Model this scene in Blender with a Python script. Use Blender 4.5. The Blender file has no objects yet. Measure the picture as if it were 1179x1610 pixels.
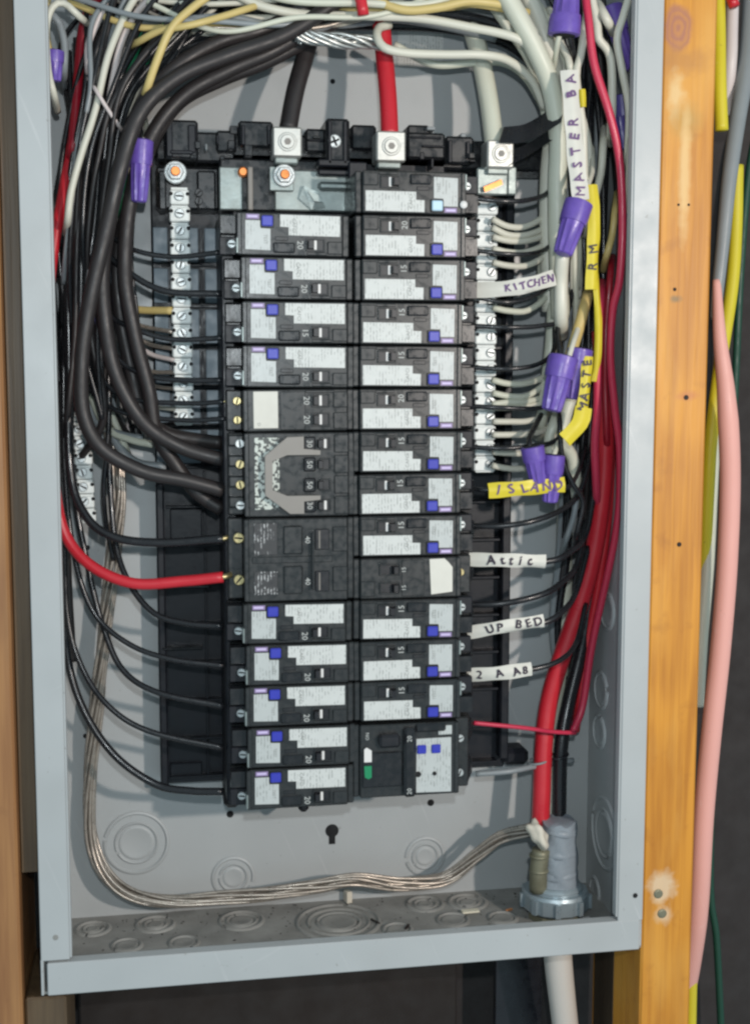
import bpy, bmesh, math, random
from mathutils import Vector, Matrix, Euler
random.seed(11)
S = 0.001                      # everything below is authored in millimetres
sc = bpy.context.scene
# ------------------------------------------------------------------ camera
CAM = Vector((-112.7, -734.7, 362.0)); CROT = Euler((1.4642, -0.0006, -0.1693)); FPX = 2000.0
cd = bpy.data.cameras.new('camera'); cam = bpy.data.objects.new('camera', cd); sc.collection.objects.link(cam)
cam.location = CAM*S; cam.rotation_euler = CROT
cd.sensor_fit = 'VERTICAL'; cd.sensor_height = 36; cd.sensor_width = 36; cd.lens = FPX/1610*36
cd.clip_start = 0.01; cd.clip_end = 100
sc.camera = cam
# ------------------------------------------------------------------ world, lamps, exposure
w = bpy.data.worlds.new('World'); sc.world = w; w.use_nodes = True
bg = w.node_tree.nodes['Background']; bg.inputs[0].default_value = (.63, .84, .94, 1); bg.inputs[1].default_value = .56
def lamp(name, loc, col, power, rad):
    d = bpy.data.lights.new(name, 'POINT'); d.color = col; d.energy = power; d.shadow_soft_size = rad*S
    o = bpy.data.objects.new(name, d); o.location = Vector(loc)*S; sc.collection.objects.link(o); return o
lamp('work_lamp', (480, -940, 455), (1, .90, .82), 28.5, 20)
lamp('phone_flash', (-95, -745, 428), (.90, .97, 1), 8.2, 8)
sc.view_settings.view_transform = 'Standard'; sc.view_settings.look = 'None'; sc.view_settings.exposure = 0; sc.view_settings.gamma = 1
sc.render.engine = 'CYCLES'; sc.cycles.filter_width = 2.5
# ------------------------------------------------------------------ helpers
C = sc.collection
RM = CROT.to_matrix()
def ray(u, v): return RM @ Vector(((u-589.5)/FPX, -(v-805)/FPX, -1))
def at(u, v, y):               # photo measurement -> point at real depth y
    d = ray(u, v); return CAM + d*((y-CAM.y)/d.y)
def atz(u, v, z):
    d = ray(u, v); return CAM + d*((z-CAM.z)/d.z)
def atx(u, v, x):
    d = ray(u, v); return CAM + d*((x-CAM.x)/d.x)
ORG = {}
def thing(name, label, cat, org=(0, 0, 0), group=None, kind=None):
    o = bpy.data.objects.new(name, None); C.objects.link(o); o.empty_display_size = .01
    o.location = Vector(org)*S; ORG[o.name] = Vector(org)
    tag(o, label, cat, group, kind); return o
def tag(o, label=None, cat=None, group=None, kind=None):
    if label: o['label'] = label
    if cat: o['category'] = cat
    if group: o['group'] = group
    if kind: o['kind'] = kind
    return o
def copy_tree(o, parent=None):
    c = o.copy(); C.objects.link(c)
    if parent: c.parent = parent
    for ch in list(o.children): copy_tree(ch, c)
    return c
class MB:
    def __init__(s): s.bm = bmesh.new()
    def hull(s, pts):
        vs = [s.bm.verts.new(p) for p in pts]
        bmesh.ops.convex_hull(s.bm, input=vs); return s
    def box(s, x0, x1, y0, y1, z0, z1, c=0):
        if x0 > x1: x0, x1 = x1, x0
        if y0 > y1: y0, y1 = y1, y0
        if z0 > z1: z0, z1 = z1, z0
        c = min(c, (x1-x0)*.45, (y1-y0)*.45, (z1-z0)*.45)
        if c <= 0:
            v = [s.bm.verts.new((x, y, z)) for x in (x0, x1) for y in (y0, y1) for z in (z0, z1)]
            for f in ((0,1,3,2), (4,6,7,5), (0,4,5,1), (2,3,7,6), (0,2,6,4), (1,5,7,3)): s.bm.faces.new([v[i] for i in f])
            return s
        P = []
        for x, sx in ((x0, 1), (x1, -1)):
            for y, sy in ((y0, 1), (y1, -1)):
                for z, sz in ((z0, 1), (z1, -1)):
                    P += [(x+sx*c, y+sy*c, z), (x+sx*c, y, z+sz*c), (x, y+sy*c, z+sz*c)]
        return s.hull(P)
    def prism(s, poly, y0, y1):        # polygon in x,z extruded along y
        a = [s.bm.verts.new((x, y0, z)) for x, z in poly]; b = [s.bm.verts.new((x, y1, z)) for x, z in poly]
        n = len(poly); s.bm.faces.new(a); s.bm.faces.new(b[::-1])
        for i in range(n): s.bm.faces.new((a[i], b[i], b[(i+1) % n], a[(i+1) % n]))
        return s
    def lathe(s, prof, o=(0,0,0), axis=(0,-1,0), n=20, flute=None):   # prof: (r, h) along axis
        o = Vector(o); ax = Vector(axis).normalized(); q = ax.to_track_quat('Z', 'Y').to_matrix()
        rows = []
        for k, (r, h) in enumerate(prof):
            row = []
            for i in range(n):
                rr = r*(1 if not flute or not flute[k] else 1 - flute[k]*(i % 2))
                a = 2*math.pi*i/n
                row.append(s.bm.verts.new(o + q @ Vector((math.cos(a)*rr, math.sin(a)*rr, h))))
            rows.append(row)
        for a, b in zip(rows, rows[1:]):
            for i in range(n): s.bm.faces.new((a[i], a[(i+1) % n], b[(i+1) % n], b[i]))
        s.bm.faces.new(rows[0][::-1]); s.bm.faces.new(rows[-1]); return s
    def tube(s, P, r, n=10, flat=None):
        P = [Vector(p) for p in P]; T = []
        for i in range(len(P)):
            t = P[min(i+1, len(P)-1)] - P[max(i-1, 0)]; T.append(t.normalized() if t.length > 1e-9 else Vector((0, 0, 1)))
        u = T[0].orthogonal().normalized(); rows = []
        for i, (p, t) in enumerate(zip(P, T)):
            u = (u - t*u.dot(t)).normalized(); v = t.cross(u)
            ri = r[i] if isinstance(r, (list, tuple)) else r
            rows.append([s.bm.verts.new(p + (u*math.cos(2*math.pi*k/n) + v*math.sin(2*math.pi*k/n))*ri) for k in range(n)])
        for a, b in zip(rows, rows[1:]):
            for i in range(n): s.bm.faces.new((a[i], a[(i+1) % n], b[(i+1) % n], b[i]))
        s.bm.faces.new(rows[0][::-1]); s.bm.faces.new(rows[-1]); return s
    def ribbon(s, P, W, th, N):        # strip following P, width vectors W, thickness along N
        rows = []
        for p, wv in zip(P, W):
            p = Vector(p); wv = Vector(wv); nv = Vector(N)*th/2
            rows.append([s.bm.verts.new(q) for q in (p-wv-nv, p+wv-nv, p+wv+nv, p-wv+nv)])
        for a, b in zip(rows, rows[1:]):
            for i in range(4): s.bm.faces.new((a[i], a[(i+1) % 4], b[(i+1) % 4], b[i]))
        s.bm.faces.new(rows[0][::-1]); s.bm.faces.new(rows[-1]); return s
    def mesh(s, name, mat, org=Vector((0,0,0)), smooth=False):
        bmesh.ops.recalc_face_normals(s.bm, faces=s.bm.faces)
        for v in s.bm.verts: v.co = (v.co - org)*S
        me = bpy.data.meshes.new(name); s.bm.to_mesh(me); s.bm.free(); me.materials.append(mat)
        if smooth:
            for p in me.polygons: p.use_smooth = True
        return me
    def build(s, name, mat, parent=None, smooth=False, org=None):
        if org is None: org = ORG.get(parent.name, Vector((0,0,0))) if parent else Vector((0,0,0))
        org = Vector(org); me = s.mesh(name, mat, org, smooth)
        o = bpy.data.objects.new(name, me); C.objects.link(o)
        if parent: o.parent = parent; ORG[o.name] = org
        else: o.location = org*S; ORG[o.name] = org
        return o
def autosmooth(o, ang=35):
    me = o.data
    for p in me.polygons: p.use_smooth = True
    bm = bmesh.new(); bm.from_mesh(me)
    for e in bm.edges:
        e.smooth = not (len(e.link_faces) == 2 and e.calc_face_angle(0) > math.radians(ang))
    bm.to_mesh(me); bm.free(); return o
def inst(mesh, name, parent, loc=(0,0,0), rot=(0,0,0), scale=1):
    o = bpy.data.objects.new(name, mesh); C.objects.link(o)
    org = ORG.get(parent.name, Vector((0,0,0))) if parent else Vector((0,0,0))
    o.location = (Vector(loc)-org)*S; o.rotation_euler = rot; o.scale = (scale,)*3
    if parent: o.parent = parent
    return o
def spline(P, step=3.0):
    P = [Vector(p) for p in P]
    if len(P) == 2: P = [P[0], P[0].lerp(P[1], .5), P[1]]
    Q = [P[0]*2-P[1]] + P + [P[-1]*2-P[-2]]; out = []
    for i in range(1, len(Q)-2):
        a, b, c, d = Q[i-1:i+3]; n = max(2, int((c-b).length/step))
        for k in range(n):
            t = k/n
            out.append(.5*((2*b) + (c-a)*t + (2*a-5*b+4*c-d)*t*t + (3*b-a-3*c+d)*t**3))
    out.append(P[-1]); return out
_tc = {}
def text_polys(txt, size):
    key = (txt, size)
    if key not in _tc:
        cu = bpy.data.curves.new('t', 'FONT'); cu.body = txt; cu.size = size; cu.align_x = 'CENTER'; cu.align_y = 'CENTER'; cu.resolution_u = 2
        ob = bpy.data.objects.new('t', cu); C.objects.link(ob); bpy.context.view_layer.update()
        me = ob.evaluated_get(bpy.context.evaluated_depsgraph_get()).to_mesh()
        _tc[key] = ([tuple(v.co) for v in me.vertices], [tuple(p.vertices) for p in me.polygons])
        ob.to_mesh_clear(); bpy.data.objects.remove(ob); bpy.data.curves.remove(cu)
    return _tc[key]
def add_text(mb, txt, size, o, xd, yd):
    vs, fs = text_polys(txt, size); o = Vector(o); xd = Vector(xd); yd = Vector(yd)
    V = [mb.bm.verts.new(o + xd*a + yd*b) for a, b, _ in vs]
    for f in fs:
        try: mb.bm.faces.new([V[i] for i in f])
        except ValueError: pass
    return mb
# ------------------------------------------------------------------ materials
def mat(name, col, rough=.5, metal=0, var=.12, vs=60, bump=.0, bs=400, coat=0, spec=.5, rv=.1, dust=0):
    m = bpy.data.materials.new(name); m.use_nodes = True; nt = m.node_tree; N = nt.nodes; L = nt.links
    b = N['Principled BSDF']; b.inputs['Metallic'].default_value = metal; b.inputs['Specular IOR Level'].default_value = spec
    b.inputs['Coat Weight'].default_value = coat; b.inputs['Coat Roughness'].default_value = .15
    tc = N.new('ShaderNodeTexCoord'); n1 = N.new('ShaderNodeTexNoise'); n1.inputs['Scale'].default_value = vs; n1.inputs['Detail'].default_value = 5
    oi = N.new('ShaderNodeObjectInfo'); ov = N.new('ShaderNodeVectorMath'); ov.operation = 'ADD'; L.new(tc.outputs['Object'], ov.inputs[0]); L.new(oi.outputs['Random'], ov.inputs[1])
    L.new(ov.outputs[0], n1.inputs['Vector'])
    r = N.new('ShaderNodeMapRange'); r.inputs['To Min'].default_value = 1-var; r.inputs['To Max'].default_value = 1+var
    L.new(n1.outputs['Fac'], r.inputs['Value'])
    mx = N.new('ShaderNodeVectorMath'); mx.operation = 'SCALE'; mx.inputs[0].default_value = col; L.new(r.outputs[0], mx.inputs['Scale'])
    L.new(mx.outputs[0], b.inputs['Base Color'])
    n2 = N.new('ShaderNodeTexNoise'); n2.inputs['Scale'].default_value = vs*2.3; n2.inputs['Detail'].default_value = 4; L.new(tc.outputs['Object'], n2.inputs['Vector'])
    r2 = N.new('ShaderNodeMapRange'); r2.inputs['From Min'].default_value = .3; r2.inputs['From Max'].default_value = .7
    r2.inputs['To Min'].default_value = max(.02, rough-rv); r2.inputs['To Max'].default_value = min(1, rough+rv)
    L.new(n2.outputs['Fac'], r2.inputs['Value']); L.new(r2.outputs[0], b.inputs['Roughness'])
    if bump:
        n3 = N.new('ShaderNodeTexNoise'); n3.inputs['Scale'].default_value = bs; n3.inputs['Detail'].default_value = 3; L.new(tc.outputs['Object'], n3.inputs['Vector'])
        bp = N.new('ShaderNodeBump'); bp.inputs['Strength'].default_value = bump; bp.inputs['Distance'].default_value = .0006
        L.new(n3.outputs['Fac'], bp.inputs['Height']); L.new(bp.outputs[0], b.inputs['Normal'])
    return m
def printed(name, col, ink, dens=.5, scale=900, rough=.45):
    """paper or foil sticker with rows of fine unreadable print"""
    m = mat(name, col, rough, var=.06, vs=150); nt = m.node_tree; N = nt.nodes; L = nt.links; b = N['Principled BSDF']
    src = b.inputs['Base Color'].links[0].from_socket
    tc = N.new('ShaderNodeTexCoord'); mp = N.new('ShaderNodeMapping'); mp.inputs['Scale'].default_value = (1, .01, .42); oi2 = N.new('ShaderNodeObjectInfo'); ov2 = N.new('ShaderNodeVectorMath'); ov2.operation = 'ADD'; L.new(tc.outputs['Object'], ov2.inputs[0]); L.new(oi2.outputs['Random'], ov2.inputs[1]); L.new(ov2.outputs[0], mp.inputs['Vector'])
    n = N.new('ShaderNodeTexNoise'); n.inputs['Scale'].default_value = scale; n.inputs['Detail'].default_value = 2; L.new(mp.outputs[0], n.inputs['Vector'])
    n5 = N.new('ShaderNodeTexNoise'); n5.inputs['Scale'].default_value = 130; L.new(ov2.outputs[0], n5.inputs['Vector'])
    sx = N.new('ShaderNodeSeparateXYZ'); L.new(tc.outputs['Object'], sx.inputs[0])
    wv = N.new('ShaderNodeMath'); wv.operation = 'MULTIPLY'; wv.inputs[1].default_value = 2*math.pi/.0019; L.new(sx.outputs['X'], wv.inputs[0])
    sn = N.new('ShaderNodeMath'); sn.operation = 'SINE'; L.new(wv.outputs[0], sn.inputs[0])
    g1 = N.new('ShaderNodeMapRange'); g1.inputs['From Min'].default_value = -.1; g1.inputs['From Max'].default_value = .3; L.new(sn.outputs[0], g1.inputs['Value'])
    g2 = N.new('ShaderNodeMapRange'); g2.inputs['From Min'].default_value = .47; g2.inputs['From Max'].default_value = .53; L.new(n.outputs['Fac'], g2.inputs['Value'])
    g3 = N.new('ShaderNodeMapRange'); g3.inputs['From Min'].default_value = .42; g3.inputs['From Max'].default_value = .5; g3.inputs['To Max'].default_value = dens; L.new(n5.outputs['Fac'], g3.inputs['Value'])
    m1 = N.new('ShaderNodeMath'); m1.operation = 'MULTIPLY'; L.new(g1.outputs[0], m1.inputs[0]); L.new(g2.outputs[0], m1.inputs[1])
    m2 = N.new('ShaderNodeMath'); m2.operation = 'MULTIPLY'; L.new(m1.outputs[0], m2.inputs[0]); L.new(g3.outputs[0], m2.inputs[1])
    mix = N.new('ShaderNodeMix'); mix.data_type = 'RGBA'; L.new(m2.outputs[0], mix.inputs['Factor']); L.new(src, mix.inputs['A']); mix.inputs['B'].default_value = (*ink, 1)
    L.new(mix.outputs['Result'], b.inputs['Base Color']); return m
def wood(name, c1, c2, c3, axis='Z'):
    m = bpy.data.materials.new(name); m.use_nodes = True; nt = m.node_tree; N = nt.nodes; L = nt.links; b = N['Principled BSDF']
    b.inputs['Roughness'].default_value = .5
    tc = N.new('ShaderNodeTexCoord'); mp = N.new('ShaderNodeMapping'); mp.inputs['Scale'].default_value = (1, 1, .045); L.new(tc.outputs['Object'], mp.inputs['Vector'])
    n = N.new('ShaderNodeTexNoise'); n.inputs['Scale'].default_value = 260; n.inputs['Detail'].default_value = 6; n.inputs['Distortion'].default_value = .4; L.new(mp.outputs[0], n.inputs['Vector'])
    mp2 = N.new('ShaderNodeMapping'); mp2.inputs['Scale'].default_value = (1, 1, .16); L.new(tc.outputs['Object'], mp2.inputs['Vector'])
    nd = N.new('ShaderNodeTexNoise'); nd.inputs['Scale'].default_value = 14; nd.inputs['Detail'].default_value = 2; L.new(mp2.outputs[0], nd.inputs['Vector'])
    wv = N.new('ShaderNodeMath'); wv.operation = 'MULTIPLY'; wv.inputs[1].default_value = 62; L.new(nd.outputs['Fac'], wv.inputs[0])
    sn = N.new('ShaderNodeMath'); sn.operation = 'SINE'; L.new(wv.outputs[0], sn.inputs[0])
    s1 = N.new('ShaderNodeMapRange'); s1.inputs['From Min'].default_value = -1; s1.inputs['To Min'].default_value = -.10; s1.inputs['To Max'].default_value = .12; L.new(sn.outputs[0], s1.inputs['Value'])
    ad = N.new('ShaderNodeMath'); ad.operation = 'ADD'; L.new(n.outputs['Fac'], ad.inputs[0]); L.new(s1.outputs[0], ad.inputs[1])
    cr = N.new('ShaderNodeValToRGB'); e = cr.color_ramp.elements; e[0].position = .30; e[0].color = (*c1, 1); e[1].position = .66; e[1].color = (*c2, 1); L.new(ad.outputs[0], cr.inputs[0])
    mp3 = N.new('ShaderNodeMapping'); mp3.inputs['Scale'].default_value = (1, 1, .35); L.new(tc.outputs['Object'], mp3.inputs['Vector'])
    n2 = N.new('ShaderNodeTexNoise'); n2.inputs['Scale'].default_value = 26; n2.inputs['Detail'].default_value = 5; L.new(mp3.outputs[0], n2.inputs['Vector'])
    g = N.new('ShaderNodeMapRange'); g.inputs['From Min'].default_value = .5; g.inputs['From Max'].default_value = .72; g.inputs['To Max'].default_value = .7; L.new(n2.outputs['Fac'], g.inputs['Value'])
    mix = N.new('ShaderNodeMix'); mix.data_type = 'RGBA'; L.new(g.outputs[0], mix.inputs['Factor']); L.new(cr.outputs[0], mix.inputs['A']); mix.inputs['B'].default_value = (*c3, 1)
    n4 = N.new('ShaderNodeTexNoise'); n4.inputs['Scale'].default_value = 60; n4.inputs['Detail'].default_value = 6; L.new(tc.outputs['Object'], n4.inputs['Vector'])
    g4 = N.new('ShaderNodeMapRange'); g4.inputs['From Min'].default_value = .60; g4.inputs['From Max'].default_value = .72; g4.inputs['To Max'].default_value = .28; L.new(n4.outputs['Fac'], g4.inputs['Value'])
    mx2 = N.new('ShaderNodeMix'); mx2.data_type = 'RGBA'; L.new(g4.outputs[0], mx2.inputs['Factor']); L.new(mix.outputs['Result'], mx2.inputs['A']); mx2.inputs['B'].default_value = (c1[0]*.6, c1[1]*.5, c1[2]*.6, 1)
    L.new(mx2.outputs['Result'], b.inputs['Base Color'])
    bp = N.new('ShaderNodeBump'); bp.inputs['Strength'].default_value = .5; bp.inputs['Distance'].default_value = .0008; L.new(ad.outputs[0], bp.inputs['Height']); L.new(bp.outputs[0], b.inputs['Normal'])
    return m
M = dict(
 paint=mat('grey_enamel', (.395,.41,.412), .42, var=.07, vs=22, bump=.05, bs=900),
 floorpaint=mat('dusty_grey_enamel', (.25,.245,.23), .6, var=.5, vs=55, bump=.3, bs=600),
 tray_sheen=mat('painted_tray_sheen', (.20,.25,.29), .45, 0, var=.15, vs=60),  # pale reflection on the black tray, painted as a flat colour
 hole=mat('hole_dark', (.008,.008,.009), .9),
 black=mat('black_moulded_plastic', (.012,.013,.015), .30, var=.3, vs=90, bump=.025, bs=700, rv=.14),
 black2=mat('black_tray_plastic', (.009,.010,.014), .42, var=.3, vs=60, bump=.08, bs=500, rv=.12, spec=.35),
 body=mat('breaker_case_plastic', (.021,.023,.024), .33, var=.25, vs=110, bump=.02, bs=900, rv=.13),
 toggle=mat('toggle_black', (.009,.009,.012), .4),
 tan=mat('grey_tie_bar_plastic', (.22,.20,.18), .45, var=.08),
 sticker=printed('white_printed_sticker', (.55,.56,.54), (.24,.25,.24), .62, 1100),
 sticker2=printed('silver_printed_sticker', (.46,.48,.47), (.22,.23,.22), .62, 900, .35),
 inkback=printed('black_panel_white_print', (.03,.03,.032), (.42,.42,.42), .9, 1500),
 maze=None,
 blue=mat('blue_button', (.03,.038,.38), .35, var=.15),
 paleblue=mat('pale_button', (.45,.62,.74), .35, var=.05),
 green=mat('green_button', (.01,.22,.09), .4),
 brand=mat('purple_print', (.22,.16,.30), .5),
 brandw=mat('pale_purple_print', (.55,.46,.70), .5),
 whiteink=mat('white_ink', (.48,.49,.47), .6),
 greyink=mat('grey_print', (.22,.23,.22), .6),
 white_pl=mat('white_plastic', (.68,.66,.64), .4),
 zinc=mat('zinc_screw', (.50,.53,.53), .42, .55, var=.2, vs=300, bump=.3, bs=1500),
 alu=mat('aluminium_bar', (.74,.77,.75), .45, 0, var=.12, vs=120, bump=.15, bs=900),
 lug=mat('aluminium_lug', (.50,.50,.47), .45, .7, var=.08, vs=120, bump=.1, bs=900),
 tin=mat('tinned_bus', (.27,.31,.30), .4, .5, var=.3, vs=90, bump=.1, bs=500),
 copper=mat('copper', (.80,.27,.08), .35, .6, var=.15),
 brass=mat('brass_screw', (.50,.42,.22), .35, .85, var=.3, vs=300),
 w_black=mat('black_wire_insulation', (.013,.013,.015), .27, var=.2, vs=70, bump=.05, bs=300, rv=.1),
 w_thick=mat('heavy_black_insulation', (.022,.018,.018), .48, var=.2, vs=60, bump=.1, bs=500),
 w_white=mat('white_wire_insulation', (.60,.58,.49), .42, var=.08, vs=40, bump=.05),
 w_cream=mat('cream_wire_insulation', (.56,.56,.46), .42, var=.08, vs=40),
 w_ivory=mat('ivory_paper_sheath', (.62,.50,.30), .6, var=.15, vs=60),
 w_pinkw=mat('warm_white_insulation', (.60,.52,.50), .45, var=.1, vs=40),
 w_grey=mat('grey_wire_insulation', (.22,.24,.25), .4, var=.15, vs=40),
 w_red=mat('red_wire_insulation', (.52,.018,.03), .35, var=.15, vs=40),
 w_dred=mat('dark_red_insulation', (.30,.008,.02), .35, var=.2, vs=40),
 w_pink=mat('rose_red_insulation', (.52,.03,.07), .36, var=.1, vs=40),
 w_green=mat('green_wire_insulation', (.01,.16,.07), .4, var=.15),
 w_dgreen=mat('dark_green_sheath', (.006,.05,.028), .5),
 w_yellow=mat('yellow_cable_sheath', (.60,.50,.02), .5, var=.08, vs=30),
 w_ylw2=mat('pale_yellow_sheath', (.55,.42,.16), .5, var=.12, vs=40),
 w_salmon=mat('salmon_cast_sheath', (.72,.36,.31), .55, var=.06, vs=20),
 bare=mat('bare_ground_strand', (.40,.35,.30), .32, .6, var=.5, vs=120, bump=.2, bs=700),
 braid=mat('bare_aluminium_strand', (.55,.56,.54), .35, .8, var=.3, vs=150),
 nut=mat('purple_wire_nut', (.13,.075,.36), .36, var=.3, vs=160, bump=.12, bs=500),
 nutd=mat('dark_blue_wire_nut', (.06,.045,.22), .4, var=.12, vs=90),
 tapew=mat('white_marking_tape', (.60,.58,.52), .55, var=.07, vs=90, bump=.15, bs=300),
 tapey=mat('yellow_marking_tape', (.62,.50,.025), .5, var=.07, vs=90, bump=.15, bs=300),
 tapeg=mat('grey_duct_tape', (.23,.26,.29), .42, var=.18, vs=80, bump=.6, bs=260),
 ink=mat('marker_ink', (.03,.02,.035), .6), inkp=mat('purple_marker_ink', (.12,.06,.16), .6),
 patch=mat('worn_wood_patch', (.58,.40,.20), .7, var=.3, vs=200),
 knot=mat('pine_knot', (.24,.085,.055), .5, var=.3, vs=60),
 btape=mat('black_electrical_tape', (.012,.013,.017), .3, var=.3, vs=60, bump=.15, bs=200),
 locknut=mat('zinc_connector', (.33,.39,.42), .35, .5, var=.15, vs=70, bump=.1),
 dirty=mat('dirty_brass', (.20,.19,.13), .5, .4, var=.3, vs=100),
 putty=mat('sealing_putty', (.60,.55,.46), .7, var=.12, vs=90, bump=.6, bs=200),
 pvc=mat('white_pipe', (.56,.51,.46), .5, var=.06, vs=30),
 wall=mat('foundation_wall', (.030,.025,.024), .9, var=.4, vs=30, bump=.6, bs=120),
 brown=mat('brown_board', (.016,.011,.009), .85, var=.4, vs=25, bump=.5, bs=90),
 copperd=mat('copper_clipping', (.75,.30,.12), .4, .4), paper=mat('paper_scrap', (.62,.58,.46), .7),
)
M['stud'] = wood('varnished_pine', (.44,.165,.012), (.60,.25,.022), (.64,.32,.06))
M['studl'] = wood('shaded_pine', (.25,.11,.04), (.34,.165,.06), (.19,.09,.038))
def mark(m, u, v, rx, rz, col, soft=.35, amt=.9, wob=.35, rings=0):
    # knot or worn spot that belongs to the timber; object origin = stud origin
    nt = m.node_tree; N = nt.nodes; L = nt.links; b = N['Principled BSDF']; src = b.inputs['Base Color'].links[0].from_socket
    c = at(u, v, 2.5)-Vector((200, 2, -400))
    tc = N.new('ShaderNodeTexCoord'); sub = N.new('ShaderNodeVectorMath'); sub.operation = 'SUBTRACT'; sub.inputs[1].default_value = c*S; L.new(tc.outputs['Object'], sub.inputs[0])
    scl = N.new('ShaderNodeVectorMath'); scl.operation = 'MULTIPLY'; scl.inputs[1].default_value = (1000/rx, 0, 1000/rz); L.new(sub.outputs[0], scl.inputs[0])
    ln = N.new('ShaderNodeVectorMath'); ln.operation = 'LENGTH'; L.new(scl.outputs[0], ln.inputs[0])
    nz = N.new('ShaderNodeTexNoise'); nz.inputs['Scale'].default_value = 160; nz.inputs['Detail'].default_value = 5; L.new(tc.outputs['Object'], nz.inputs['Vector'])
    nm = N.new('ShaderNodeMapRange'); nm.inputs['To Min'].default_value = -wob; nm.inputs['To Max'].default_value = wob; L.new(nz.outputs['Fac'], nm.inputs['Value'])
    ad = N.new('ShaderNodeMath'); ad.operation = 'ADD'; L.new(ln.outputs['Value'], ad.inputs[0]); L.new(nm.outputs[0], ad.inputs[1])
    mr = N.new('ShaderNodeMapRange'); mr.inputs['From Min'].default_value = 1+soft; mr.inputs['From Max'].default_value = 1-soft; mr.inputs['To Max'].default_value = amt; L.new(ad.outputs[0], mr.inputs['Value'])
    f = mr.outputs[0]
    if rings:
        mu = N.new('ShaderNodeMath'); mu.operation = 'MULTIPLY'; mu.inputs[1].default_value = rings; L.new(ad.outputs[0], mu.inputs[0])
        si = N.new('ShaderNodeMath'); si.operation = 'SINE'; L.new(mu.outputs[0], si.inputs[0])
        r2 = N.new('ShaderNodeMapRange'); r2.inputs['From Min'].default_value = -1; r2.inputs['To Min'].default_value = .6; L.new(si.outputs[0], r2.inputs['Value'])
        m2 = N.new('ShaderNodeMath'); m2.operation = 'MULTIPLY'; L.new(f, m2.inputs[0]); L.new(r2.outputs[0], m2.inputs[1]); f = m2.outputs[0]
    mix = N.new('ShaderNodeMix'); mix.data_type = 'RGBA'; L.new(f, mix.inputs['Factor']); L.new(src, mix.inputs['A']); mix.inputs['B'].default_value = (*col, 1)
    L.new(mix.outputs['Result'], b.inputs['Base Color'])
mark(M['stud'], 1066, 44, 8.5, 13, (.34,.13,.085), .18, .9, .25, 16)
mark(M['stud'], 1072, 95, 16, 7, (.40,.17,.04), .6, .6, .8)
mark(M['stud'], 1062, 150, 4, 12, (.70,.50,.24), .6, .7, .9)
mark(M['stud'], 1078, 190, 8, 8, (.36,.22,.05), .7, .6, .6)
mark(M['stud'], 1076, 270, 3.2, 34, (.70,.47,.20), .5, .75, .4)
mark(M['stud'], 1040, 1395, 8, 10, (.66,.50,.33), .4, .8, .8)
mark(M['stud'], 1042, 1440, 5, 5, (.66,.50,.33), .5, .7, .8)
mark(M['stud'], 1062, 470, 3, 2, (.18,.12,.05), .5, .8, .9)
mark(M['stud'], 1080, 622, 6, 2.5, (.50,.17,.04), .5, .8, .8)
M['shimd'] = wood('dark_block_wood', (.045,.03,.018), (.065,.043,.025), (.03,.02,.012))
M['shim'] = wood('old_shim_wood', (.085,.055,.03), (.12,.08,.043), (.055,.035,.02))
def maze_mat():
    m = mat('metallic_maze_print', (.05,.05,.05), .35); nt = m.node_tree; N = nt.nodes; L = nt.links; b = N['Principled BSDF']
    tc = N.new('ShaderNodeTexCoord'); n = N.new('ShaderNodeTexNoise'); n.inputs['Scale'].default_value = 480; n.inputs['Detail'].default_value = 1; L.new(tc.outputs['Object'], n.inputs['Vector'])
    g = N.new('ShaderNodeMapRange'); g.inputs['From Min'].default_value = .46; g.inputs['From Max'].default_value = .52; L.new(n.outputs['Fac'], g.inputs['Value'])
    mix = N.new('ShaderNodeMix'); mix.data_type = 'RGBA'; L.new(g.outputs[0], mix.inputs['Factor']); mix.inputs['A'].default_value = (.06,.065,.06,1); mix.inputs['B'].default_value = (.52,.55,.50,1)
    L.new(mix.outputs['Result'], b.inputs['Base Color']); return m
M['maze'] = maze_mat()

def wear(m, lite, dark):
    nt = m.node_tree; N = nt.nodes; L = nt.links; b = N['Principled BSDF']
    tc = N.new('ShaderNodeTexCoord')
    for (sc_, rot, lo, hi, col, amt, scl) in ((45, .4, .68, .74, lite, .30, (1,1,.04)), (37, -1.1, .70, .76, lite, .25, (1,1,.05)), (240, 0, .70, .74, dark, .6, (1,1,1)), (9, 0, .52, .75, dark, .22, (1,1,1))):
        src = b.inputs['Base Color'].links[0].from_socket
        mp = N.new('ShaderNodeMapping'); mp.inputs['Rotation'].default_value = (0, rot, 0); L.new(tc.outputs['Object'], mp.inputs['Vector'])
        mp2 = N.new('ShaderNodeMapping'); mp2.inputs['Scale'].default_value = scl; L.new(mp.outputs[0], mp2.inputs['Vector'])
        n = N.new('ShaderNodeTexNoise'); n.inputs['Scale'].default_value = sc_*(6 if scl[2] < 1 else 1); n.inputs['Detail'].default_value = 3; L.new(mp2.outputs[0], n.inputs['Vector'])
        g = N.new('ShaderNodeMapRange'); g.inputs['From Min'].default_value = lo; g.inputs['From Max'].default_value = hi; g.inputs['To Max'].default_value = amt; L.new(n.outputs['Fac'], g.inputs['Value'])
        mix = N.new('ShaderNodeMix'); mix.data_type = 'RGBA'; L.new(g.outputs[0], mix.inputs['Factor']); L.new(src, mix.inputs['A']); mix.inputs['B'].default_value = (*col, 1)
        L.new(mix.outputs['Result'], b.inputs['Base Color'])
wear(M['paint'], (.55,.55,.55), (.24,.235,.22)); wear(M['floorpaint'], (.42,.41,.38), (.12,.11,.09))
wear(M['w_salmon'], (.78,.50,.46), (.48,.26,.22)); wear(M['w_yellow'], (.68,.60,.15), (.35,.28,.03))
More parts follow.
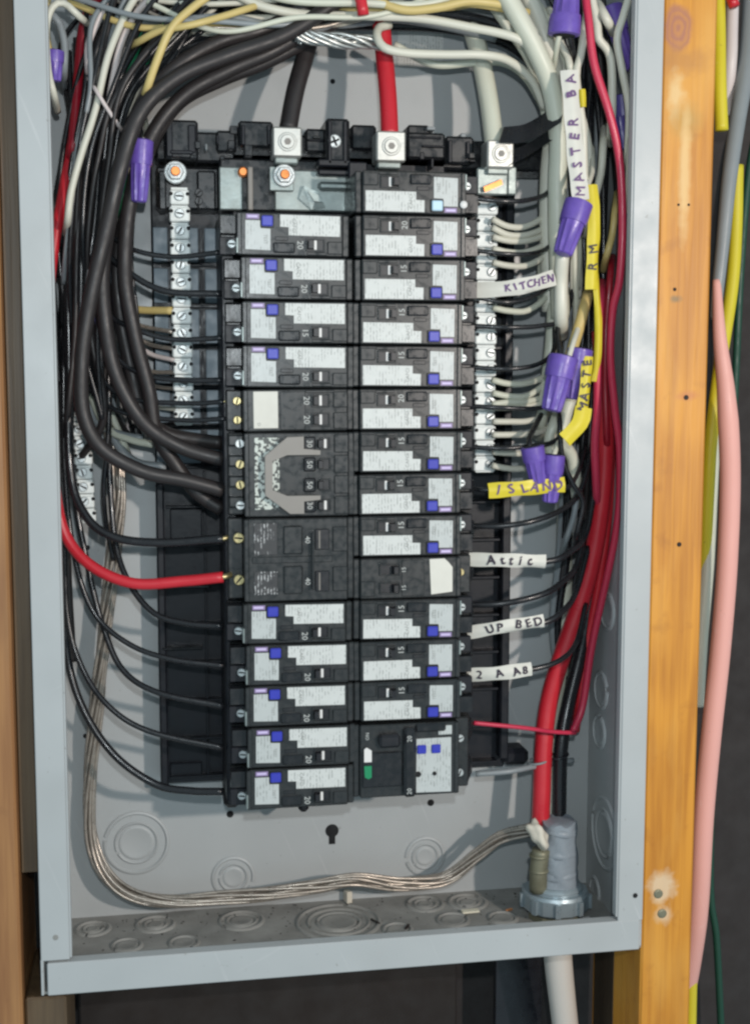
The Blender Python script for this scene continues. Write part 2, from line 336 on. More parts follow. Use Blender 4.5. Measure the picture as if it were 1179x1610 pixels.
# ------------------------------------------------------------------ setting: walls behind
W, D, TOP, BOT = 185.0, 104.0, 860.0, 0.0
def sheet(name, x0, x1, y0, y1, z0, z1, m):
    o = MB().box(x0, x1, y0, y1, z0, z1).build(name, m, org=((x0+x1)/2, (y0+y1)/2, (z0+z1)/2)); o['kind'] = 'structure'; return o
sheet('wall', -900, 900, 150, 170, -700, 1400, M['wall'])

# ------------------------------------------------------------------ enclosure
enc = thing('electrical_enclosure', 'grey enamelled steel electrical panel box with open front', 'electrical box', (0, D, 0))
MB().box(-W, W, D, D+1.5, 0, TOP).build('back_panel', M['paint'], enc)
for s in (-1, 1):
    MB().box(s*W, s*(W-1.5), 1.6, D-.1, 1.6, TOP).build('side_wall', M['paint'], enc)
    mb = MB(); a, b = s*W, s*(W-16.5)
    mb.box(a, b, 0, 1.5, 21 if s < 0 else 19, TOP, .5)
    mb.box(b, b-s*1.2, .6, 7, 22, TOP, .3)
    if s < 0: mb.box(-W-.2, -W+1.3, .2, 9, 0, 22, .3)
    fl = mb.build('side_flange', M['paint'], enc)
bw = MB().box(-W, W, 2, D-.1, 0, 1.5).build('bottom_wall', M['floorpaint'], enc)
mb = MB(); mb.box(-W+3.5, W-2, -.6, .9, 0, 19.3, .5); mb.box(-W+3.6, W-2.2, -.4, 8, 18.2, 19.6, .5)
mb.build('bottom_flange', M['paint'], enc)
MB().box(-W, W, 2, D-.1, TOP-1.5, TOP-.1).build('top_wall', M['paint'], enc)
def knock(parent, c, axis, radii, m=None, sx=1):
    """pressed knockout: rings of raised and sunk metal"""
    mb = MB(); r0 = max(radii)
    for k, r in enumerate(radii):
        if k == 0: prof = [(r+1.8, -.3), (r+1.5, .5), (r+.6, 1.35), (r-.4, 1.35), (r-1.2, .3), (r-1.6, -.3)]
        else: prof = [(r+1.5, -.3), (r+1.2, .5), (r+.3, 1.1), (r-.8, .5), (r-1.2, -.3)]
        o = Vector(c); ax = Vector(axis).normalized(); q = ax.to_track_quat('Z', 'Y').to_matrix(); n = 48; rows = []
        gap0 = random.uniform(0, 6.28)
        for (rr, h) in prof:
            rows.append([mb.bm.verts.new(o + q @ Vector((math.cos(2*math.pi*i/n)*rr, math.sin(2*math.pi*i/n)*rr, h))) for i in range(n)])
        for a, b in zip(rows, rows[1:]):
            for i in range(n):
                if abs(((2*math.pi*i/n - gap0 + math.pi) % (2*math.pi)) - math.pi) < .09: continue
                mb.bm.faces.new((a[i], a[(i+1) % n], b[(i+1) % n], b[i]))
    rm = min(radii); mb.lathe([(rm-1.6, -.2), (rm-2.0, .5), (rm-3.2, .8), (rm-4.2, .45), (.5, .4)], c, axis, 40)
    o = mb.build('knockout', m or M['paint'], parent, smooth=True); return autosmooth(o, 50)
for u, v, rr in ((215,1325,(20.5,13.5)), (367,1379,(13.5,9)), (668,1346,(13,8.5))):
    knock(enc, at(u, v, D), (0,-1,0), rr)
for u, v, rr in ((147,1461,(10.5,6)), (245,1454,(12,7)), (200,1487,(9,)), (290,1483,(9,)), (380,1448,(14,9.5)), (532,1450,(27,20,14)), (668,1422,(12,7)), (735,1419,(12.5,7.5)), (790,1444,(9,)), (712,1447,(10,)), (625,1462,(9,))):
    knock(enc, atz(u, v, 1.5), (0,0,1), rr, M['floorpaint'])
for u, v, rr in ((942,1150,(11,)), (925,1010,(11,)), (945,1085,(12,)), (955,960,(12,)), (950,1310,(24,16)), (935,1400,(9,))):
    knock(enc, atx(u, v, W-1.5), (-1,0,0), rr)
def hole(c, r, name='screw_hole'):
    mb = MB(); mb.lathe([(r, -.2), (r, .25), (r*.9, .3)], c, (0,-1,0), 20); return mb.build(name, M['hole'], enc)
for u, v, r in ((362,1280,2.4), (677,1262,2.4), (523,128,1.6), (135,1157,1.6), (138,861,1.6), (948,1410,1.5)): hole(at(u, v, D if u < 900 else D), r)
c = at(522, 1306, D); mb = MB(); mb.lathe([(4.6,-.2),(4.6,.3),(4.4,.35)], c, (0,-1,0), 24); mb.box(c.x-2.2, c.x+2.2, D-.34, D+.2, c.z-9.5, c.z); mb.build('keyhole_slot', M['hole'], enc)
for u, v in ((998,1408), (88,1474)):
    MB().lathe([(1.6,-.1),(1.6,.25),(1.0,.3)], at(u, v, 0), (0,-1,0), 16).build('flange_hole', M['hole'] if u > 500 else M['floorpaint'], enc)
# printed warning sticker high on the back panel
a = at(625, 50, D); b = at(696, 106, D)
MB().box(a.x, b.x, D-.4, D-.1, b.z, a.z).build('warning_sticker', M['sticker'], enc)

# ------------------------------------------------------------------ interior tray with bus bars
tray = thing('breaker_tray', 'black moulded plastic base that carries both columns of breakers', 'breaker tray', (2.5, D, 90))
L0 = at(246, 800, 92).x; R0 = at(796, 800, 92).x; zt = at(500, 212, 80).z; zb = at(300, 1232, 88).z
def pbox(mb, u0, v0, u1, v1, y0, y1, c=.6):   # box whose front face covers photo measurements u0..u1, v0..v1 at depth y0
    p = at(u0, (v0+v1)/2, y0); q = at(u1, (v0+v1)/2, y0); t = at((u0+u1)/2, v0, y0); b_ = at((u0+u1)/2, v1, y0)
    return mb.box(p.x, q.x, y0, y1, b_.z, t.z, c)
mb = MB(); mb.box(L0, R0, 90, D-1, zb, zt, 1); mb.box(L0, L0+5, 84, 91, zb, at(250,760,84).z, 1); mb.box(R0-6, R0, 80, 91, zb+8, at(780,300,84).z, 1)
mb.box(-66, 70, 66, 90, 92, zt-14, 2)
o = mb.build('base_plate', M['black2'], tray)
# ribs and cross bars of the tray (left gutter, seen between the wires)
for k in range(1, 15):
    z = 469-25.4*k
    mb = MB(); mb.box(L0+6, -62, 84, 91, z-13.3, z-12, .3); mb.box(L0+30, L0+31.4, 85, 91, z-12, z+10, .3); mb.build('tray_rib', M['black2'], tray)
    mb = MB(); mb.box(68, R0-7, 82, 91, z-13.4, z-11.6, .3); mb.build('tray_rib', M['black2'], tray)
# added pale plates: reflection on the glossy black tray put into their colour
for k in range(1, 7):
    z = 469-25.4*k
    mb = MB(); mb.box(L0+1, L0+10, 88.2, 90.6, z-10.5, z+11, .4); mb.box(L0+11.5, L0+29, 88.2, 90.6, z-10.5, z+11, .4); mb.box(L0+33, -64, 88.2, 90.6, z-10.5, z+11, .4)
    mb.build('sheen_plate', M['tray_sheen'], tray)
# long raised label recesses lower left
for v0, v1 in ((800,850),(1200,1222)):
    mb = MB(); pbox(mb, 268, v0, 318, v1, 87, 91); mb.build('tray_pad', M['black2'], tray)
for q in ((252,920,330,926),(256,1018,320,1022)):
    mb = MB(); pbox(mb, *q, 82, 90); mb.build('tray_ledge', M['black'], tray)
# top rail clutter
mb = MB()
pbox(mb, 245, 215, 880, 262, 66, 95, 1.5)
for u0, v0, u1, v1, y in ((258,188,312,250,52), (375,190,430,232,56), (340,205,372,240,60), (512,186,550,262,50), (480,202,512,240,58), (552,196,592,236,60), (640,208,700,250,55), (700,214,745,258,58), (640,196,676,214,62)):
    pbox(mb, u0, v0, u1, v1, y, 80, 1.5)
mb.build('top_rail', M['black'], tray)
for u0, v0, u1, v1, y in ((262,192,272,246,50), (296,196,308,240,50), (380,196,386,228,54), (420,196,426,228,54), (516,190,522,258,48), (540,190,546,258,48), (268,236,304,242,49), (645,214,694,218,54), (484,218,510,222,56), (664,228,700,232,53), (705,220,711,256,56), (733,222,739,250,56)):
    mb = MB(); pbox(mb, u0, v0, u1, v1, y, y+8, .6); mb.build('rail_rib', M['black2'], tray)
mb = MB(); pbox(mb, 246, 262, 345, 330, 70, 92, 1.5); pbox(mb, 345, 250, 560, 334, 62, 92, 1.5); pbox(mb, 310, 268, 340, 330, 64, 80, 1.2); pbox(mb, 250, 268, 262, 330, 62, 80, 1); mb.build('busbar_housing', M['black'], tray)
mb = MB(); pbox(mb, 500, 250, 552, 262, 48, 62, 1); pbox(mb, 500, 266, 552, 276, 50, 62, 1); pbox(mb, 548, 254, 578, 336, 46, 64, 1); mb.build('bus_cover', M['black2'], tray)
random.seed(77)
for i in range(26):
    u = random.uniform(250, 745); v = random.uniform(200, 258); wd = random.uniform(3, 14); ht = random.uniform(3, 18)
    if abs(u-452) < 32 or abs(u-615) < 34: continue
    mb = MB(); y_ = random.uniform(46, 60); pbox(mb, u, v-ht/2, u+wd, v+ht/2, y_, y_+14, .5); mb.build('rail_rib', M[random.choice(('black','black2','body','w_grey'))], tray)
# bus bars
mb = MB(); pbox(mb, 432, 268, 552, 332, 58, 62, .8); pbox(mb, 424, 262, 462, 300, 52, 56, .5); pbox(mb, 345, 262, 382, 330, 58, 62, .8)
mb.hull([at(478,292,54), at(500,302,54), at(512,326,56), at(490,330,56), at(470,312,56), at(478,292,58), at(500,302,60), at(512,326,60), at(490,330,60)])
mb.build('bus_bar', M['tin'], tray)
mb = MB(); pbox(mb, 500, 285, 550, 300, 54, 60, 2); mb.hull([at(484,300,50), at(500,306,50), at(508,318,50), at(494,316,50), at(484,300,55), at(500,306,55), at(508,318,55), at(494,316,55)]); mb.build('bus_clip', M['tin'], tray)
mb = MB(); pbox(mb, 390, 262, 398, 330, 50, 62, .5); mb.build('bus_tab', M['tan'], tray)
# screw prototypes (shared meshes)
def slot_screw(r, m, hexed=False, slots=1):
    mb = MB(); mb.lathe([(r,-.6),(r,.5),(r*.85,.9),(r*.8,.9)], (0,0,0), (0,-1,0), 6 if hexed else 18)
    return mb.mesh('screw_head', m)
def slot_mesh(r, kind):
    mb = MB(); t = r*.16
    if kind != 'hex': mb.box(-r*.75, r*.75, -1.02, -.7, -t, t)
    if kind in ('cross',): mb.box(-t, t, -1.01, -.71, -r*.75, r*.75)
    if kind == 'hex': mb.lathe([(r*.42,.7),(r*.42,1.02)], (0,0,0), (0,-1,0), 6)
    return mb.mesh('slot', M['hole'])
SM = {}
def screw(parent, c, r, kind='slot', m='zinc', ang=None, tilt=0, name='screw'):
    key = (r, kind, m)
    if key not in SM: SM[key] = (slot_screw(r, M[m]), slot_mesh(r, kind))
    a = random.uniform(0, 3.14) if ang is None else ang
    o = inst(SM[key][0], name, parent, c, (tilt, a, 0)); s_ = bpy.data.objects.new('slot', SM[key][1]); C.objects.link(s_); s_.parent = o
    return o
screw(tray, at(526,222,49), 4.0, 'cross', 'zinc')
for u, v in ((276,271),(447,276)):
    y = 50 if u > 300 else 56; c = at(u, v, y)
    MB().lathe([(6.8,-1.5),(6.8,.3),(6.2,.8)], c, (0,-1,0), 24).build('washer', M['zinc'], tray)
    MB().lathe([(5.2,.8),(5.2,3.2),(4.6,3.8),(3.4,3.8)], c, (0,-1,0), 6).build('hex_nut', M['zinc'], tray)
    MB().lathe([(2.9,3.6),(2.9,5.6),(2.4,6.2)], c, (0,-1,0), 16).build('copper_stud', M['copper'], tray)
MB().lathe([(3.2,-3),(3.2,2),(2.2,3.4)], at(382,271,56), (0,-1,0), 9).build('copper_stud', M['copper'], tray)
for u, v in ((313,303),(313,316)): screw(tray, at(u, v, 62), 2.4, 'slot', 'black')
# feet of the tray
for u0, v0, u1, v1 in ((792,1178,832,1204),(352,1215,378,1272)):
    mb = MB(); pbox(mb, u0, v0, u1, v1, 84, D-1, 3); mb.build('tray_foot', M['black2'], tray)
mb = MB(); pbox(mb, 470, 1262, 486, 1278, 60, 92, 2); mb.build('mounting_tab', M['black2'], tray)

# ------------------------------------------------------------------ neutral / ground bars
def terminal_bar(label, u0, u1, vt, vb, ut, ub, y, n, dx=0.0, ragged=True, cream=False):
    """vertical bar; ut/ub: centre at the top/bottom; u0..u1 half widths"""
    pt = at(ut, vt, y); pb = at(ub, vb, y); hw = (at(ut+u1, vt, y).x - at(ut-u0, vt, y).x)/2
    t = thing('terminal_bar', label, 'terminal bar', tuple(pb))
    step = (pt-pb)/n; mb = MB()
    for k in range(n):
        c0 = pb + step*(k+.5); h = abs(step.z)/2
        w1 = hw*(1.0 if k % 2 == 0 else .93)
        mb.box(c0.x-w1, c0.x+w1, y, y+9, c0.z-h*.93, c0.z+h*.80, .8)
        mb.box(c0.x-hw*.8, c0.x+hw*.8, y+1, y+8, c0.z-h*1.05, c0.z+h*1.05)
    mb.build('bar', M['alu'], t)
    for k in range(n):
        c0 = pb + step*(k+.5)
        if k % 1 == 0: screw(t, (c0.x+dx, y-.6, c0.z), 2.9, 'slot', 'zinc', name='screw')
        for s in (-1, 1):
            o = MB().lathe([(1.2,0),(1.2,.3)], (c0.x+s*hw*.82, y, c0.z+1.5), (0,-1,0), 8).build('wire_port', M['hole'], t)
    return t
terminal_bar('long silver neutral bar left of the breakers, a copper-tipped nut on top', 16, 16, 295, 668, 282, 290, 62, 14)
terminal_bar('silver neutral bar on the right of the breakers, crowded with cream wires', 17, 17, 312, 742, 766, 762, 55, 17, 3)
terminal_bar('short silver ground bar low in the left gutter beside the bare wires', 13, 15, 640, 822, 126, 138, 72, 8, -1.0)
# ------------------------------------------------------------------ lugs
def lug(label, u, v, y, wpx=46):
    c = at(u, v, y); h = wpx/2/2.62
    t = thing('cable_lug', label, 'cable lug', (c.x, y, c.z))
    o = MB().box(c.x-h, c.x+h, y, y+17, c.z-h, c.z+h, 1.0).build('lug_block', M['lug'], t)
    MB().lathe([(5.6,-.1),(5.6,.35),(5.2,.6),(4.6,.6)], (c.x,y,c.z), (0,-1,0), 26).build('set_screw_rim', M['lug'], t, smooth=False)
    MB().lathe([(4.3,.3),(4.3,1.1),(3.9,1.5)], (c.x,y,c.z), (0,-1,0), 26).build('set_screw', M['lug'], t)
    MB().lathe([(2.2,1.5),(2.2,1.58)], (c.x,y,c.z), (0,-1,0), 6).build('hex_socket', M['tan'], t)
    MB().box(c.x-h*.8, c.x+h*.8, y+6, y+16, c.z-h-3, c.z-h+1, .8).build('lug_foot', M['tin'], t)
    return t
lug('square aluminium lug gripping the black service cable', 452, 223, 40)
lug('square aluminium lug gripping the red service cable', 615, 230, 34, 47)
lug('square aluminium lug gripping the thick cream service cable', 787, 242, 40, 44)
nb = thing('neutral_bond_plate', 'tinned plate with an orange copper stud under the cream cable lug', 'metal plate', tuple(at(773,288,50)))
mb = MB(); pbox(mb, 750, 264, 798, 306, 50, 54, .8); pbox(mb, 798, 262, 812, 306, 52, 60, .8); mb.build('plate', M['tin'], nb)
mb = MB(); mb.hull([at(760,294,46), at(788,282,46), at(790,290,46), at(762,302,46), at(760,294,50), at(788,282,50), at(790,290,50), at(762,302,50)]); mb.build('copper_stud', M['copper'], nb)

# ------------------------------------------------------------------ breakers
CX, FY = 2.6, 12.0
def ZK(k): return 469-25.4*k
def text_part(items, name, m, parent, y=-.06):
    mb = MB()
    for txt, size, x, z in items: add_text(mb, txt, size, (x, y, z), (0,0,-1), (1,0,0))
    return mb.build(name, m, parent)
def case(mb, h, poles=1):
    """moulded case, local: x along the breaker (terminals at -x), z across, front y=0"""
    mb.box(-27.5, 33.2, .8, 55, -h, h, .8)          # main case
    mb.box(33.0, 37.2, 3.2, 52, -h+.2, h-.2, .8)    # stepped line end
    mb.box(-28.6, -25.6, -.1, 40, -h+.3, h-.3, .6)  # ridge at the terminal end
    mb.box(-37.6, -28.4, 12, 55, -h+.4, h-.4, .8)
def window(parent, x0, x1, z0, z1, on=True, m='white_pl', deep=False):
    mb = MB(); f = .8
    mb.box(x0-f, x0, -.5, 1.2, z0-f, z1+f, .2); mb.box(x1, x1+f, -.5, 1.2, z0-f, z1+f, .2)
    mb.box(x0-f*.9, x1+f*.9, -.48, 1.2, z1, z1+f, .2); mb.box(x0-f*.9, x1+f*.9, -.48, 1.2, z0-f, z0, .2)
    fr = mb.build('toggle_frame', M['body'], parent)
    MB().box(x0, x1, .55, .75, z0, z1).build('toggle_recess', M['toggle'], parent)
    mid = (x0+x1)/2
    mb = MB(); mb.hull([(mid-4.8, .7, z0+.5), (mid-1.0, .7, z0+.5), (mid-4.8, .7, z1-.5), (mid-1.0, .7, z1-.5), (mid-4.4, -4.2, z0+.8), (mid-2.0, -4.2, z0+.8), (mid-4.4, -4.2, z1-.8), (mid-2.0, -4.2, z1-.8)])
    tg = mb.build('toggle', M['toggle'], parent)
    if m: MB().box(mid-.9, mid+.7, -.2, .7, z0+.2, z1-.2, .2).build('toggle_stripe', M[m], parent)
def terminal(parent, zc, h, m='zinc'):
    mb = MB(); mb.hull([(-37.4, 6, zc+.5), (-29, 6, zc+.5), (-37.4, 6.0, zc+h-2), (-29, 6.0, zc+h-2), (-37.8, 13, zc-.5), (-28.6, 13, zc-.5), (-37.8, 13, zc+h-.6), (-28.6, 13, zc+h-.6)])
    mb.build('terminal_hump', M['black'], parent)
    screw(parent, (-31.0, 8.5, zc-h*.45), 2.5, 'slot', m, tilt=0, name='terminal_screw')
    mb = MB(); mb.box(-38, -28.4, 9.5, 13, zc-h+.6, zc-h*.1, .5); mb.build('terminal_cup', M['black2'], parent)
    mb = MB(); mb.box(-28.9, -27.8, -.8, 8, zc-h+1, zc-h*.2, .3); mb.build('edge_fin', M['tin'], parent)
def afci(name='arc_fault_breaker'):
    t = thing(name, '', 'circuit breaker'); h = 12.2; mb = MB(); case(mb, h)
    mb.box(-26, -3.5, .1, 1, -9, -3.0, .3) if 0 else None
    mb.box(24, 32.8, -.2, 1, -10.8, -3.5, .5)
    mb.box(12, 23.6, .3, 1, -11.4, -9.8, .3)
    mb.build('case', M['body'], t)
    mb = MB(); mb.prism([(-3.6, 11.2), (31.4, 11.0), (31.4, -.6), (1.4, -.4), (1.4, 4.2), (-3.6, 4.4)], .35, .82); mb.build('long_label', M['sticker'], t)
    mb = MB(); mb.prism([(-23.6, 7.6), (-14.9, 7.6), (-14.9, 3.2), (-9.2, 3.0), (-9.2, -9.2), (-23.6, -8.8)], .35, .82); mb.build('test_label', M['sticker2'], t)
    mb = MB(); mb.box(-14.4, -7.9, -1.3, 1, 4.4, 10.4, .6); bt = mb.build('test_button', M['blue'], t)
    mb = MB(); mb.box(-15.1, -7.2, -.2, .9, 3.7, 11.1, .4); mb.build('button_collar', M['toggle'], t)
    MB().box(-23.2, -15.6, .5, .82, 8.4, 11.2).build('brand_strip', M['brand'], t)
    MB().box(-22.4, -16.6, .45, .7, 9.2, 10.5).build('brand_print', M['brandw'], t)
    mb = MB(); mb.box(-7.6, 5.0, -.9, 1, -10.6, -4.6, .8); mb.build('rating_block', M['black'], t)
    mb = MB(); mb.box(-6.5, 1.0, .3, 1, -3.6, -1.2, .3); mb.build('case_rib', M['black'], t)
    window(t, 12.2, 21.8, -8.6, -2.8)
    text_part([('CAFCI', 3.0, 4.4, 5.2)], 'label_lettering', M['greyink'], t, .28)
    text_part([('TEST', 2.6, -12.2, -3)], 'test_lettering', M['greyink'], t, .28)
    terminal(t, 0, h)
    return t
protoA = afci()
ORD = ['top', 'second', 'third', 'fourth', 'fifth', 'sixth', 'seventh', 'eighth', 'ninth', 'tenth', 'eleventh', 'twelfth', 'thirteenth', 'fourteenth']
used = [False]
def place(proto, k, side, label, group, rating=None, rx=8.0, jx=0):
    """first call moves the prototype itself"""
    r = proto
    if proto is protoA:
        r = copy_tree(proto)
    x = CX + side*37.6 + jx
    r.location = Vector((x, FY+random.uniform(-.5,.5), ZK(k)+random.uniform(-.25,.25)))*S; r.rotation_euler = (random.uniform(-.03,.03), (math.pi if side > 0 else 0)+random.uniform(-.009,.009), random.uniform(-.012,.012))
    tag(r, label, 'circuit breaker', group)
    if rating:
        for txt, xx, zz in rating:
            mb = MB(); add_text(mb, txt, 5.0, (xx, .62, zz), (0,0,-1), (1,0,0))
            o = mb.build('rating_number', M['whiteink'], r, org=(0,0,0))
    return r
GL, GR = 'arc fault breakers in the left column', 'arc fault breakers in the right column'
jit = {1:-2.0, 2:.2, 3:.6, 4:.6, 10:-.6, 11:.9, 12:.2, 13:1.3, 14:.4}
names_l = {1:'topmost arc fault breaker of the left column, blue button and white labels', 2:'second breaker from the top of the left column, marked 20', 3:'third breaker from the top of the left column, marked 15',
 4:'fourth breaker from the top of the left column, just above the twin-pole one', 10:'arc fault breaker just below the wide 40 amp breaker', 11:'left column breaker with blue button, fourth from the bottom', 12:'left column breaker with blue button, third from the bottom',
 13:'left column breaker with blue button, second from the bottom', 14:'bottom breaker of the left column, above the grey back panel'}
for k in (1, 2, 3, 4, 10, 11, 12, 13, 14):
    place(protoA, k, -1, names_l[k], GL, [('15' if k == 3 else '20', 8.0 if k < 5 else 8.0, -5.8 if k < 5 else -8)], jx=jit[k])
names_r = {1:'second breaker from the top of the right column, below the one with a pale button', 2:'third breaker from the top of the right column, beside the upper white tape flag', 3:'fourth breaker from the top of the right column, white stripe in its toggle', 4:'fifth breaker from the top of the right column, bright stripe in its toggle',
 5:'sixth breaker from the top of the right column, blue button', 6:'seventh breaker from the top of the right column, level with the neutral bar end', 7:'eighth breaker from the top of the right column, level with the yellow ISLAND tape', 8:'ninth breaker from the top of the right column, just above the plain twin breaker', 10:'right column breaker just below the plain twin breaker, its label slightly curled',
 11:'right column breaker second above the ground fault breaker', 12:'right column breaker directly above the ground fault breaker'}
jr = {1:.6, 2:.2, 3:-.9, 4:-1.0, 5:-1.2, 6:-1.0, 7:-1.6, 8:-1.0, 10:-.8, 11:-.8, 12:-.4}
for k in (1, 2, 3, 4, 5, 6, 7, 8, 10, 11, 12):
    place(protoA, k, 1, names_r[k], GR, [('15', 8.0, -6.5)] if k not in (1, 5) else [('20', 8.0, -6.5)], jx=jr[k])
r0 = copy_tree(protoA); r0.location = Vector((CX+37.6+.6, FY, ZK(0)))*S; r0.rotation_euler = (0, math.pi, 0)
tag(r0, 'topmost breaker of the right column, the only one with a pale blue button', 'circuit breaker', GR)
for ch in r0.children:
    if ch.name.startswith('test_button'):
        ch.data = ch.data.copy(); ch.data.materials[0] = M['paleblue']; ch['label'] = 'pale blue test button'
MB().lathe([(2.0,0),(2.4,.6),(2.0,1.4)], (-27,0,6.5), (0,-1,0), 14).build('white_plug', M['white_pl'], r0, org=(0,0,0), smooth=True)
# tandem 20/20, left column row 5
t = thing('tandem_breaker', 'black twin breaker marked 20 and 20 with one blank white label', 'circuit breaker')
mb = MB(); case(mb, 12.3); mb.box(8, 25, -.3, 1, 10.2, 11.6, .3); mb.box(24.5, 33, -.2, 1, 1.4, 10.8, .5); mb.box(24.5, 33, -.2, 1, -11.2, -1.4, .5); mb.box(-7, 8, .2, 1, -11.5, 11, .6); mb.build('case', M['body'], t)
MB().box(-22.6, -8.2, .35, .85, -10.4, 11.2, .2).build('blank_label', M['tapew'], t)
text_part([('D', 2.6, -19.5, -8)], 'label_lettering', M['greyink'], t, .28)
for zc in (5.6, -5.6):
    window(t, 12.4, 21.6, zc-3.2, zc+3.2); screw(t, (-31.5, 8.5, zc), 2.5, 'slot', 'brass', name='terminal_screw')
text_part([('20', 5.2, 8.6, 5.6), ('20', 5.2, 8.6, -5.6)], 'rating_number', M['whiteink'], t, .12)
place(t, 5, -1, 'black twin breaker marked 20 and 20 with one blank white label', None, jx=.6)
# quad 30/50/50/30, rows 6-7
t = thing('quad_breaker', '', 'circuit breaker')
mb = MB(); case(mb, 24.9)
for i in range(4):
    z = 18.3-12.2*i; mb.box(24.5, 33, -.2, 1, z-5.4, z+5.4, .5); mb.box(-37.6, -28.4, 7, 14, z-1.5, z+5.3, 1)
mb.build('case', M['body'], t)
MB().box(-22.6, -8.0, .35, .85, -20.5, 22.0, .2).build('metallic_label', M['maze'], t)
for i in range(4):
    z = 18.3-12.2*i; window(t, 16.8, 21.6, z-2.9, z+2.9, m='white_pl' if i in (0, 3) else None)
    screw(t, (-30.8, 6.4, z), 2.7, 'slot', 'zinc' if i in (0, 3) else 'brass', name='terminal_screw')
    MB().box(6.2, 13.4, -1.2, 1, z-4.2, z+4.2, .8).build('rating_block', M['black'], t)
text_part([('30', 4.6, 9.6, 18.3), ('50', 4.6, 9.6, 6.1), ('50', 4.6, 9.6, -6.1), ('30', 4.6, 9.6, -18.3)], 'rating_number', M['whiteink'], t, -1.3)
# grey C-shaped tie bar
mb = MB(); outer = [(-17.0, 11.5), (-4.0, 22.4), (5.8, 22.8), (5.8, 15.6), (15.5, 14.6), (15.5, 11.8), (-8.4, 11.6), (-12.6, 8.6), (-12.6, -8.6), (-8.4, -11.6), (15.5, -11.6), (15.5, -14.4), (5.8, -15.4), (5.8, -22.6), (-2.5, -22.6), (-17.0, -11.5)]
for q in ([(-17.0,11.5),(-12.6,8.6),(-12.6,-8.6),(-17.0,-11.5)], [(-17,11.5),(-4,22.4),(-4,12.0),(-12.6,8.6)], [(-4,22.4),(5.8,22.8),(5.8,12.0),(-4,12.0)], [(5.8,15.6),(15.5,14.6),(15.5,12.0),(5.8,12.0)],
          [(-17,-11.5),(-12.6,-8.6),(-4,-12.0),(-2.5,-22.6)], [(-4,-12.0),(5.8,-12.0),(5.8,-22.6),(-2.5,-22.6)], [(5.8,-12.0),(15.5,-12.0),(15.5,-14.4),(5.8,-15.4)]):
    mb.prism(q, -6, -2.4)
tb = mb.build('tie_bar', M['tan'], t)
t.location = Vector((CX-37.6+1.0, FY, (ZK(6)+ZK(7))/2))*S; tag(t, 'wide four-pole breaker marked 30 50 50 30 with a grey tie bar', 'circuit breaker')
# 2-pole 40, rows 8-9
t = thing('two_pole_breaker', '', 'circuit breaker')
mb = MB(); case(mb, 24.9); mb.box(-24, 24, .1, 1, -1.8, 2.2, .5)
for z in (12, -12): mb.box(24, 33, -.2, 1, z-7.5, z+7.5, .6); mb.box(-5.5, 6, -.8, 1, z-8.5, z+8.5, 1.5)
mb.build('case', M['body'], t)
for z, hh in ((12.8, 9.5), (-13.6, 7)): MB().box(-22.8, -9.0, .35, .85, z-hh, z+hh, .2).build('printed_panel', M['inkback'], t)
for z in (12, -13.2):
    mb = MB(); mb.box(13.6, 21.8, -.4, 1, z-6.2, z+6.2, .4); mb.build('toggle_recess', M['toggle'], t)
    MB().box(15.4, 16.4, -1.2, .2, z-5.4, z+5.4, .3).build('toggle_edge', M['tan'], t)
    screw(t, (-31.4, 6.6, z+1), 3.2, 'slot', 'brass', name='terminal_screw')
MB().box(11.2, 12.6, -3.4, 1, -18, 17, .5).build('handle_tie', M['body'], t)
text_part([('40', 4.4, 8.8, 12), ('40', 4.4, 8.8, -13)], 'rating_number', M['whiteink'], t, -.9)
t.location = Vector((CX-37.6+.4, FY, (ZK(8)+ZK(9))/2))*S; tag(t, 'wide black two-pole breaker marked 40, red and black wires on its terminals', 'circuit breaker')
# plain tandem right row 9
t = thing('tandem_breaker', '', 'circuit breaker')
mb = MB(); case(mb, 12.3); mb.box(-6, 8, .3, 1, -11, 11, .6); mb.box(24.5, 33, -.2, 1, 1.4, 10.8, .5); mb.build('case', M['body'], t)
mb = MB(); mb.prism([(-23.4, 9), (-10.2, 10.4), (-9.2, -11.2), (-18.5, -11.4), (-21.0, -9.0), (-23.4, -6.0)], .3, .85); mb.build('torn_label', M['tapew'], t)
for zc in (5.8, -5.4): window(t, 9.8, 20.8, zc-2.8, zc+2.8, m=None)
text_part([('15', 3.6, 6.6, 6), ('15', 3.6, 6.6, -5)], 'rating_number', M['whiteink'], t, .2)
screw(t, (-29.8, 6, -2), 2.3, 'slot', 'brass', name='terminal_screw')
place(t, 9, 1, 'plain twin breaker in the right column, blank torn label', None, jx=-.8)
for ch in list(protoA.children_recursive): bpy.data.objects.remove(ch)
bpy.data.objects.remove(protoA)
# ground fault breaker right rows 13-14
t = thing('ground_fault_breaker', '', 'circuit breaker')
mb = MB(); case(mb, 22.8); mb.build('case', M['body'], t)
mb = MB(); mb.box(7, 32, -.6, 1, -6, 16, 1.5); mb.box(-1, 6.5, -3.5, 1, -21, 22.5, 1.5); mb.box(-20, -1, -1.2, 1, -22.6, -17.5, 1); mb.build('raised_face', M['black'], t)
mb = MB(); mb.prism([(-23.6, 21.0), (-1.6, 20.6), (-1.6, -13.2), (-23.4, -13.4)], -.3, .6); mb.build('test_label', M['sticker2'], t)
MB().box(-24, -15.5, .1, .8, -20.8, -15.0, .3).build('corner_label', M['sticker2'], t)
for x in (-4.8, -13.8): MB().box(x-2.8, x+2.8, -1.8, .5, -9.4, -4.0, .5).build('test_button', M['blue'], t)
MB().lathe([(1.3,-.2),(1.3,.8)], (-13,0,9), (0,-1,0), 12).build('rivet_hole', M['hole'], t)
MB().lathe([(1.8,-.2),(1.8,.8)], (-2.8,0,9), (0,-1,0), 12).build('rivet_hole', M['hole'], t)
